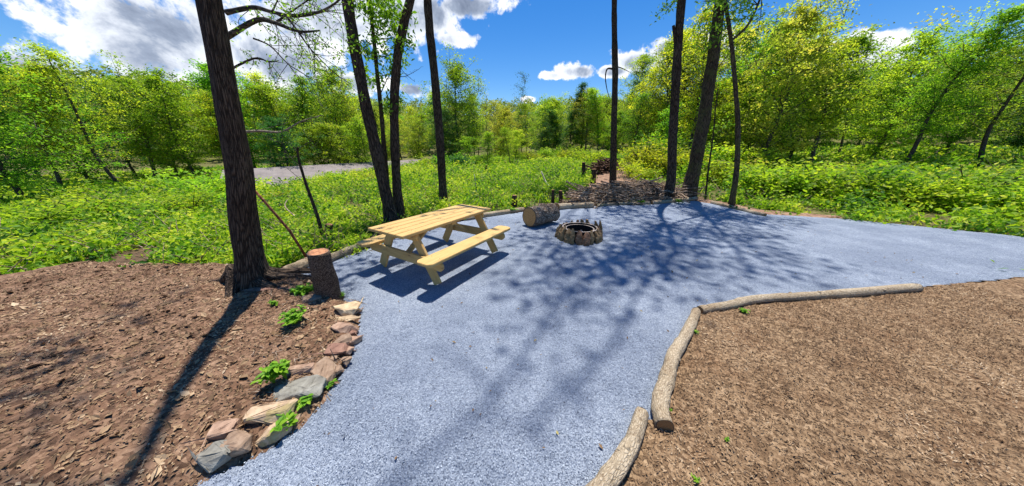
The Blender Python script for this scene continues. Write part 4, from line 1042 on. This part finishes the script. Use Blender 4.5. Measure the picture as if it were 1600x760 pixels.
for b_ in BG:
    px, y, top, kind, m_, lab = b_[:6]
    if lab is None:
        reg, _, _ = b_[6]; tot = cnt[b_[6]]
        lab = f"{SHAPE[kind]} {LOOK[m_]} tree {reg}" + (f", {ORD[b_[7]]} such from the left" if tot > 1 else '')
    x = view_x(px, y, 0); z = terrain(x, y).item(); ztop = P(px, top, y).z; s = max(.25, (ztop - z) / HT[kind] * 1.08); v = random.randrange(len(protos[kind]))
    me_t = protos[kind][v][0]
    if not me_t.materials: me_t.materials.append(M['bark_far'])
    t = thing('conifer' if kind == 'spire' else 'tree', lab, 'tree', (x, y, z), 'trees of the wood around the clearing')
    t.rotation_euler.z = random.uniform(0, 6.28); wd = s * random.uniform(.9, 1.15); t.scale = (wd, wd, s)
    link('trunk', me_t, None, t); link('crown', crown_mesh(kind, v, m_), None, t)

# bushes of the undergrowth
def bush_mesh(seed):
    random.seed(seed); cm = MB(); tm = MB(); pts = []; tin = []
    for k in range(26):
        a = random.uniform(0, 6.28); e_ = Vector((math.cos(a) * random.uniform(.1, .8), math.sin(a) * random.uniform(.1, .8), random.uniform(.25, 1.0))); e_ *= random.uniform(.7, 1.1)
        tm.tube([Vector((0, 0, -.1)), e_ * .5 + Vector((0, 0, .1)), e_], [.02, .012, .005], 4, False)
        bt = random.uniform(.15, .85); n_ = 46
        pts.append(np.array(e_) * np.array([1, 1, .9]) + rng.normal(size=(n_, 3)) * np.array([.17, .17, .10])); tin += [bt] * n_
    cm.leaves(np.concatenate(pts), .11, .4, tin, .55); return tm.mesh('stems'), cm.mesh('foliage', False)
bushes = [bush_mesh(900 + i) for i in range(4)]; random.seed(21)
for a, b_ in bushes: a.materials.append(M['bark_twig'])
bm_cache = {}
def bush_fol(v, m):
    if (v, m) not in bm_cache:
        me = bushes[v][1].copy(); me.materials.append(M[m]); bm_cache[(v, m)] = me
    return bm_cache[(v, m)]
BU = [(1000, 17, 1.5, 'leaf_yellow'), (1018, 18, 1.3, 'leaf_mid'), (990, 19, 1.1, 'leaf_mid'), (1030, 15.5, 1.1, 'leaf_yellow'), (1035, 19, 1.5, 'leaf_mid'), (985, 15.5, .8, 'leaf_yellow'), (1008, 14, .7, 'leaf_yellow'),
      (1065, 15, 1.1, 'leaf_yellow'), (1090, 14, 1.0, 'leaf_mid'), (1112, 13, 1.1, 'leaf_yellow'), (1135, 13.5, 1.1, 'leaf_rust'), (1160, 12, 1.2, 'leaf_mid'), (1172, 10, 1.0, 'leaf_mid'), (1190, 9.5, 1.1, 'leaf_yellow'), (1100, 17, 1.3, 'leaf_mid'),
      (1140, 16, 1.5, 'leaf_yellow'), (1230, 9.5, 1.0, 'leaf_mid'), (1280, 9, 1.2, 'leaf_yellow'), (1340, 9, 1.2, 'leaf_mid'), (1420, 8, 1.0, 'leaf_yellow'), (1500, 8, 1.2, 'leaf_mid'), (1570, 7, 1.0, 'leaf_mid'),
      (700, 27, 1.6, 'leaf_mid'), (720, 25, 1.3, 'leaf_dark'), (742, 26, 1.3, 'leaf_mid'), (675, 29, 1.5, 'leaf_yellow'), (780, 30, 1.2, 'leaf_mid'), (830, 38, 1.3, 'leaf_yellow'), (850, 42, 1.6, 'leaf_mid'), (868, 44, 1.6, 'leaf_mid'),
      (885, 40, 1.6, 'leaf_yellow'), (905, 34, 1.5, 'leaf_mid'), (925, 28, 1.6, 'leaf_yellow'), (940, 30, 1.6, 'leaf_mid'), (960, 26, 1.4, 'leaf_mid'), (915, 24, .9, 'leaf_mid'), (972, 23, 1.2, 'leaf_mid'),
      (545, 20, .9, 'leaf_yellow'), (468, 17, .6, 'leaf_mid'), (500, 18, .8, 'leaf_yellow'), (528, 19, .8, 'leaf_mid'), (560, 22, .9, 'leaf_yellow'), (600, 25, .9, 'leaf_mid'), (438, 13.5, .45, 'leaf_yellow'), (372, 14, 1.2, 'leaf_yellow'), (335, 14, 1.4, 'leaf_mid'), (310, 16, 1.6, 'leaf_mid'), (515, 13, .75, 'leaf_mid'), (575, 17, .7, 'leaf_yellow'), (610, 20, .8, 'leaf_mid'), (640, 24, .9, 'leaf_yellow'), (350, 12, .9, 'leaf_mid'), (290, 10, .9, 'leaf_yellow'), (230, 9, 1.0, 'leaf_mid'),
      (160, 9, 1.1, 'leaf_yellow'), (90, 8, 1.1, 'leaf_mid'), (30, 7, 1.0, 'leaf_yellow')]
BU.sort(); cnt2 = {}; keys = []
for q in BU:
    r_ = next(r for r in REG if r[0] <= q[0] < r[1]); k = (r_[2], q[3]); keys.append((k, cnt2.get(k, 0))); cnt2[k] = cnt2.get(k, 0) + 1
for (px, y, s, m_), (k, i_) in zip(BU, keys):
    x = view_x(px, y, 0); z = terrain(x, y).item(); v = random.randrange(4)
    t = thing('bush', f"{LOOK[m_]} bush {k[0]}" + (f", {ORD[i_]} such from the left" if cnt2[k] > 1 else ''), 'bush', (x, y, z), 'bushes around the clearing')
    t.rotation_euler.z = random.uniform(0, 6.28); s *= 1.15; t.scale = (s * 1.1, s * 1.1, s * random.uniform(.8, 1.05)); link('stems', bushes[v][0], None, t); link('foliage', bush_fol(v, m_), None, t)

# far wooded hillside: nobody can count these
mb = MB(); pts = []; tin = []
for _ in range(1500):
    a = random.uniform(-1.15, 1.15); rr = random.uniform(85, 240); x = math.sin(a) * rr; y = math.cos(a) * rr
    if abs(x / y) > 2.2: continue
    z = terrain(x, y).item(); bt = random.uniform(.2, .95); h = random.uniform(7, 11); w_ = random.uniform(2.5, 4)
    n_ = 60; q = rng.normal(size=(n_, 3)); q /= np.linalg.norm(q, axis=1)[:, None]; q *= rng.uniform(.6, 1.05, (n_, 1))
    pts.append(np.array([x, y, z + h * .58]) + q * np.array([w_, w_, h * .45])); tin += [bt] * n_
mb.leaves(np.concatenate(pts), 1.3, .4, tin, .7); tag(build(mb, 'distant_wood', M['leaf_far'], None, False), 'hazy olive and green wood covering the far hillside', 'wood', kind='stuff')

# ------------------------------------------------------------------ weeds of the field (uncountable)
pts = []; N_ = 46000
aa = rng.uniform(-1.15, 1.15, N_); r_ = np.exp(rng.uniform(np.log(3.4), np.log(62), N_)); X = np.sin(aa) * r_; Y = np.cos(aa) * r_
keep = (Y > 3.3) & ~inside(patio_poly, X, Y) & ~inside(bed_poly, X, Y) & ~inside(mulch_poly, X, Y) & ~inside(bare_poly, X, Y)
keep &= ~(inside(rim_poly, X, Y) & (rng.random(N_) < .9))
keep &= ~((X > 1.7) & (X < 7.2) & (Y > 8.2) & (Y < 10.4) & (rng.random(N_) < .93))
dens = fbm(X, Y, 1.6, 4) * 1.2 + .12 + np.clip((r_ - 12) / 40, 0, .25)
keep &= rng.random(N_) < np.clip(dens + .35, .05, 1)
X = X[keep]; Y = Y[keep]; r_ = r_[keep]; Zt = terrain(X, Y)
mb = MB(); nl = 10
patch = np.clip(.48 + fbm(X + 9, Y, 1.5, 4) * .5 + fbm(X, Y, .17, 2) * .18 + rng.normal(0, .12, len(X)), 0, 1)
hgt = (.08 + .28 * rng.random(len(X)) ** 1.5) * (1 + 1.1 * (fbm(X, Y, 1.6, 4))) * np.clip(r_ / 9, .7, 2.0)
spread = np.clip(.03 + r_ * .010, .05, .35)
LPx = np.repeat(np.stack([X, Y, Zt], -1), nl, 0)
hh = np.repeat(np.clip(hgt, .05, .9), nl) * rng.random(len(LPx)) ** .7
LPx[:, 0] += rng.normal(size=len(LPx)) * np.repeat(spread, nl); LPx[:, 1] += rng.normal(size=len(LPx)) * np.repeat(spread, nl); LPx[:, 2] += hh
tt_ = np.repeat(patch, nl) + (hh / .4 - .4) * .12 - .12  # shade of the hollows put into the tint: lower leaves darker
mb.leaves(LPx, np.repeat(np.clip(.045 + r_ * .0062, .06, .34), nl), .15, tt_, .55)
for _ in range(5200):
    a = random.uniform(-1.12, 1.12); q_ = math.exp(random.uniform(math.log(3.8), math.log(48))); x = math.sin(a) * q_; y = math.cos(a) * q_
    if y < 3.9 or inside(patio_poly, [x], [y])[0] or inside(bed_poly, [x], [y])[0] or inside(mulch_poly, [x], [y])[0] or inside(bare_poly, [x], [y])[0] or inside(rim_poly, [x], [y])[0]: continue
    if 1.6 < x < 7.3 and 8.1 < y < 10.5: continue
    if fbm(x, y, 1.6, 4) < -.12: continue
    rad_ = random.uniform(.12, .34) * (1 + q_ * .02); h_ = rad_ * random.uniform(.6, 1.5); n_ = int(34 + 20 * random.random())
    d_ = rng.normal(size=(n_, 3)); d_[:, 2] = np.abs(d_[:, 2]) + .15; d_ /= np.linalg.norm(d_, axis=1)[:, None]; d_ *= rng.uniform(.65, 1.05, (n_, 1))
    c_ = np.array([x, y, terrain(x, y).item() + .02]); tn_ = random.uniform(.25, .85)
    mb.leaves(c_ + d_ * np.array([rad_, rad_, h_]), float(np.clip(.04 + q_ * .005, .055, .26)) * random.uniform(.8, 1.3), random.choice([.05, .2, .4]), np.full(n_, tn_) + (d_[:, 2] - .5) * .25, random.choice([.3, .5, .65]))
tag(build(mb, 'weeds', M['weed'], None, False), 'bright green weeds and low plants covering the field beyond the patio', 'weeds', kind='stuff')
print('weed clumps', len(X))
mb = MB()                      # dead stalks and brambles among the weeds
for i in range(1800):
    j_ = random.randrange(len(X))
    if r_[j_] > 36 or (X[j_] > 5 and Y[j_] < 7.5): continue
    c = Vector((X[j_], Y[j_], Zt[j_])); k_ = .6 + r_[j_] * .05
    for q in range(random.randint(1, 5)):
        a = random.uniform(0, 6.28); L = random.uniform(.2, .7) * k_; d = Vector((math.cos(a), math.sin(a), random.uniform(.15, 1.2))).normalized()
        b0 = c + Vector((random.gauss(0, .15), random.gauss(0, .15), .05)); mb.tube([b0, b0 + d * L * .6 + Vector((0, 0, .03)), b0 + d * L], taper(3, .008 * k_, .004 * k_), 3, False)
tag(build(mb, 'dead_stalks', M['stick']), 'pale dead stalks and brambles sticking out of the field weeds', 'stalks', kind='stuff')
# grass-like blades sprinkled in the near weeds
mb = MB()
sel = np.where(r_ < 16)[0]
for i in sel[::3]:
    for _ in range(2):
        x, y, z = X[i] + random.gauss(0, .05), Y[i] + random.gauss(0, .05), Zt[i]; h = random.uniform(.12, .34); a = random.uniform(0, 6.28); wv_ = .004 + .0012 * r_[i]
        d = Vector((math.cos(a), math.sin(a), 0)); s_ = Vector((-d.y, d.x, 0)) * wv_; b0 = Vector((x, y, z)); m1 = b0 + Vector((0, 0, h * .6)) + d * h * .15; e_ = b0 + Vector((0, 0, h)) + d * h * .45
        mb.add([b0 - s_, b0 + s_, m1 + s_ * .8, m1 - s_ * .8, e_], [(0, 1, 2, 3), (3, 2, 4)], None, random.uniform(.4, 1))
tag(build(mb, 'grass', M['weed'], None, False), 'thin grass blades scattered through the weeds nearest the patio', 'grass', kind='stuff')

# ------------------------------------------------------------------ plants of the bed and along the logs
def plant(label, px, py, zb, h, n, size, spread, m='plant', droop=.2):
    p = G(px, py, zb); t = thing('plant', label, 'plant', tuple(p), 'small green plants'); mb = MB(); st = MB()
    for k in range(n):
        a = random.uniform(0, 6.28); e_ = Vector((math.cos(a) * spread * random.random(), math.sin(a) * spread * random.random(), h * random.uniform(.45, 1)))
        st.tube([Vector((0, 0, -.02)), e_ * .55 + Vector((0, 0, h * .1)), e_], [.003, .0025, .0015], 4, False)
        for f in (.55, .8, 1.0):
            for _ in range(3):
                aa_ = random.uniform(0, 6.28); q = e_ * f; d = Vector((math.cos(aa_), math.sin(aa_), random.uniform(-.1, .5))).normalized(); s_ = d.cross(Vector((0, 0, 1))).normalized(); L = size * random.uniform(.6, 1.2)
                up = Vector((0, 0, L * .12))
                mb.add([q, q + d * L * .35 + s_ * L * .24 + up, q + d * L * .75 + s_ * L * .2 + up * .6, q + d * L - up * droop * 4, q + d * L * .75 - s_ * L * .2 + up * .6, q + d * L * .35 - s_ * L * .24 + up, q + d * L * .5 - up * .2],
                       [(0, 6, 1), (1, 6, 2), (2, 6, 3), (0, 5, 6), (5, 4, 6), (4, 3, 6)], None, random.uniform(.2, .9))
    build(st, 'stem', M['plant'], t); build(mb, 'leaves', M[m], t, False); return t
plant('leafy green clump growing in the middle of the dirt bed', 462, 505, .09, .13, 20, .055, .13)
plant('taller bright green seedling behind the grey slab', 447, 590, .09, .16, 10, .055, .06)
plant('bright green plant at the left edge of the dirt bed, above the mossy stone', 428, 596, .09, .15, 10, .055, .08)
plant('low broad-leaved plant between the tree roots and the stump', 478, 458, .06, .07, 14, .085, .12)
plant('tiny green sprout on the front of the grey slab', 479, 632, .03, .07, 4, .045, .03)
plant('small green plant below the grey slab beside the mossy stone', 446, 668, .02, .07, 5, .06, .05)
plant('lowest green plant at the bottom of the stone edging', 455, 668, .0, .05, 3, .05, .05)
plant('small sprout at the gravel edge beside the large brown slab', 517, 604, .0, .04, 3, .035, .03)
plant('grass tuft behind the stump on the gravel edge', 535, 466, .0, .09, 6, .03, .04)
plant('green tuft against the upper part of the curved edging log', 1086, 523, .0, .05, 5, .022, .02)
plant('tiny tuft against the lower part of the curved edging log', 1046, 643, .0, .022, 3, .014, .012)
plant('tiny sprout alone in the middle of the mulch bed', 1135, 688, .02, .02, 4, .012, .02)
plant('green sprout in the mulch at the bottom of the picture', 1088, 752, .02, .02, 6, .012, .03)
plant('tuft under the right-hand edging log at the top of the mulch bed', 1160, 489, .0, .05, 8, .03, .05)
plant('small seedling on the upper left of the dirt bed', 430, 478, .09, .06, 6, .035, .06)
for k, (x, y) in enumerate([(705, 345), (800, 332), (985, 318), (1060, 318), (1000, 320), (668, 358)]):
    plant(['green tuft behind the table beside the straight bare trunk', 'green tuft on the patio edge between the table and the log round', 'green tuft against the front of the brush pile', 'green tuft at the foot of the two thick right-hand trunks',
           'second green tuft, right of the one against the front of the brush pile', 'green tuft behind the middle of the table'][k], x, y, .0, .13, 9, .08, .12)

# ------------------------------------------------------------------ litter: leaf scraps and wood chips (uncountable)
def litter(name, label, poly, n, zf, size, m_names, ymax, xr, flat=.5, asp=.45):
    X = rng.uniform(xr[0], xr[1], n); Y = rng.uniform(-.2, ymax, n); k = inside(poly, X, Y); X = X[k]; Y = Y[k]
    mb = MB(); mb.leaves(np.stack([X, Y, zf(X, Y) + rng.uniform(.002, .014, len(X))], -1), size * rng.uniform(.5, 1.6, len(X)), flat, .5 + .3 * fbm(X, Y, 3.1, 5), asp)
    return tag(build(mb, name, M[m_names], None, False), label, 'litter', kind='stuff')
def m_litter(name, stops):
    m, n, b, o = mat(name); at = n.add('ShaderNodeAttribute', attribute_name='tint'); n.put(b.inputs['Base Color'], n.ramp(at.outputs['Fac'], stops)); b.inputs['Roughness'].default_value = .8; return m
M['litter'] = m_litter('litter', [(0, (.04, .024, .014)), (.35, (.19, .115, .06)), (.65, (.36, .235, .13)), (1, (.64, .49, .32))])
litter('mulch_litter', 'dry leaf scraps and bark chips covering the mulch bed', mulch_poly, 120000, z_mulch, .0135, 'litter', 3.4, (.2, 6), .2)
litter('mulch_litter', 'long dry wood strands scattered over the mulch bed', mulch_poly, 16000, z_mulch, .034, 'litter', 3.4, (.2, 7), .5, .12)
litter('leaf_litter', 'dry leaf scraps on the dirt bed', bed_poly, 42000, z_bed, .020, 'litter', 3.7, (-6.5, -1.2), .5)
litter('leaf_litter', 'larger curled dry leaves lying on the dirt bed', bed_poly, 2600, z_bed, .055, 'litter', 3.7, (-6.5, -1.2), .35, .5)
mb = MB()
for k in range(130):
    px = random.uniform(400, 560); py = random.uniform(465, 640); g = G(px, py)
    if not inside(bed_poly, g.x, g.y): continue
    z = z_bed(np.array(g.x), np.array(g.y)).item() + .008; a = random.uniform(0, 6.28); L = random.uniform(.04, .2); d = Vector((math.cos(a), math.sin(a), random.gauss(0, .08)))
    c = Vector((g.x, g.y, z)); mb.tube([c - d * L / 2, c + Vector((random.gauss(0, .01), random.gauss(0, .01), .004)), c + d * L / 2], [.003, .003, .0015], 4, False)
tag(build(mb, 'twig_litter', M['stick']), 'small dry twigs strewn over the dirt bed', 'twigs', kind='stuff')
# loose chips of gravel and dark bits lying on the patio
M['chip'] = m_litter('chip', [(0, (.05, .06, .085)), (.4, (.23, .265, .325)), (.7, (.37, .415, .49)), (1, (.53, .585, .65))])
n_ = 150000; th = rng.uniform(-1.2, 1.2, n_); rr = rng.uniform(.8, 5.0, n_) ** 1.0; X = np.sin(th) * rr; Y = np.cos(th) * rr; k = inside(patio_poly, X, Y) & (Y > .55); X = X[k]; Y = Y[k]
mb = MB(); mb.leaves(np.stack([X, Y, fbm(X, Y, 1.2) * .006 + rng.uniform(.001, .009, len(X))], -1), .0056 * rng.uniform(.5, 1.6, len(X)), .8, np.clip(rng.normal(.52, .25, len(X)), 0, 1), .7)
tag(build(mb, 'gravel_chips', M['chip'], None, False), 'loose bluish gravel chips covering the patio', 'gravel', kind='stuff')
M['fallen'] = m_litter('fallen', [(0, (.06, .04, .025)), (.5, (.20, .12, .06)), (1, (.42, .34, .10))])
mb = MB(); X = rng.uniform(-3.4, 7, 700); Y = rng.uniform(.6, 8, 700); k = inside(patio_poly, X, Y); X = X[k]; Y = Y[k]
mb.leaves(np.stack([X, Y, .012 + 0 * X], -1), .028 * rng.uniform(.4, 1.4, len(X)), .7, None, .45)
tag(build(mb, 'fallen_leaves', M['fallen'], None, False), 'few dry leaf scraps scattered over the gravel', 'leaves', kind='stuff')
print('objects', len(bpy.data.objects), 'faces', sum(len(o.data.polygons) for o in bpy.data.objects if o.type == 'MESH'))
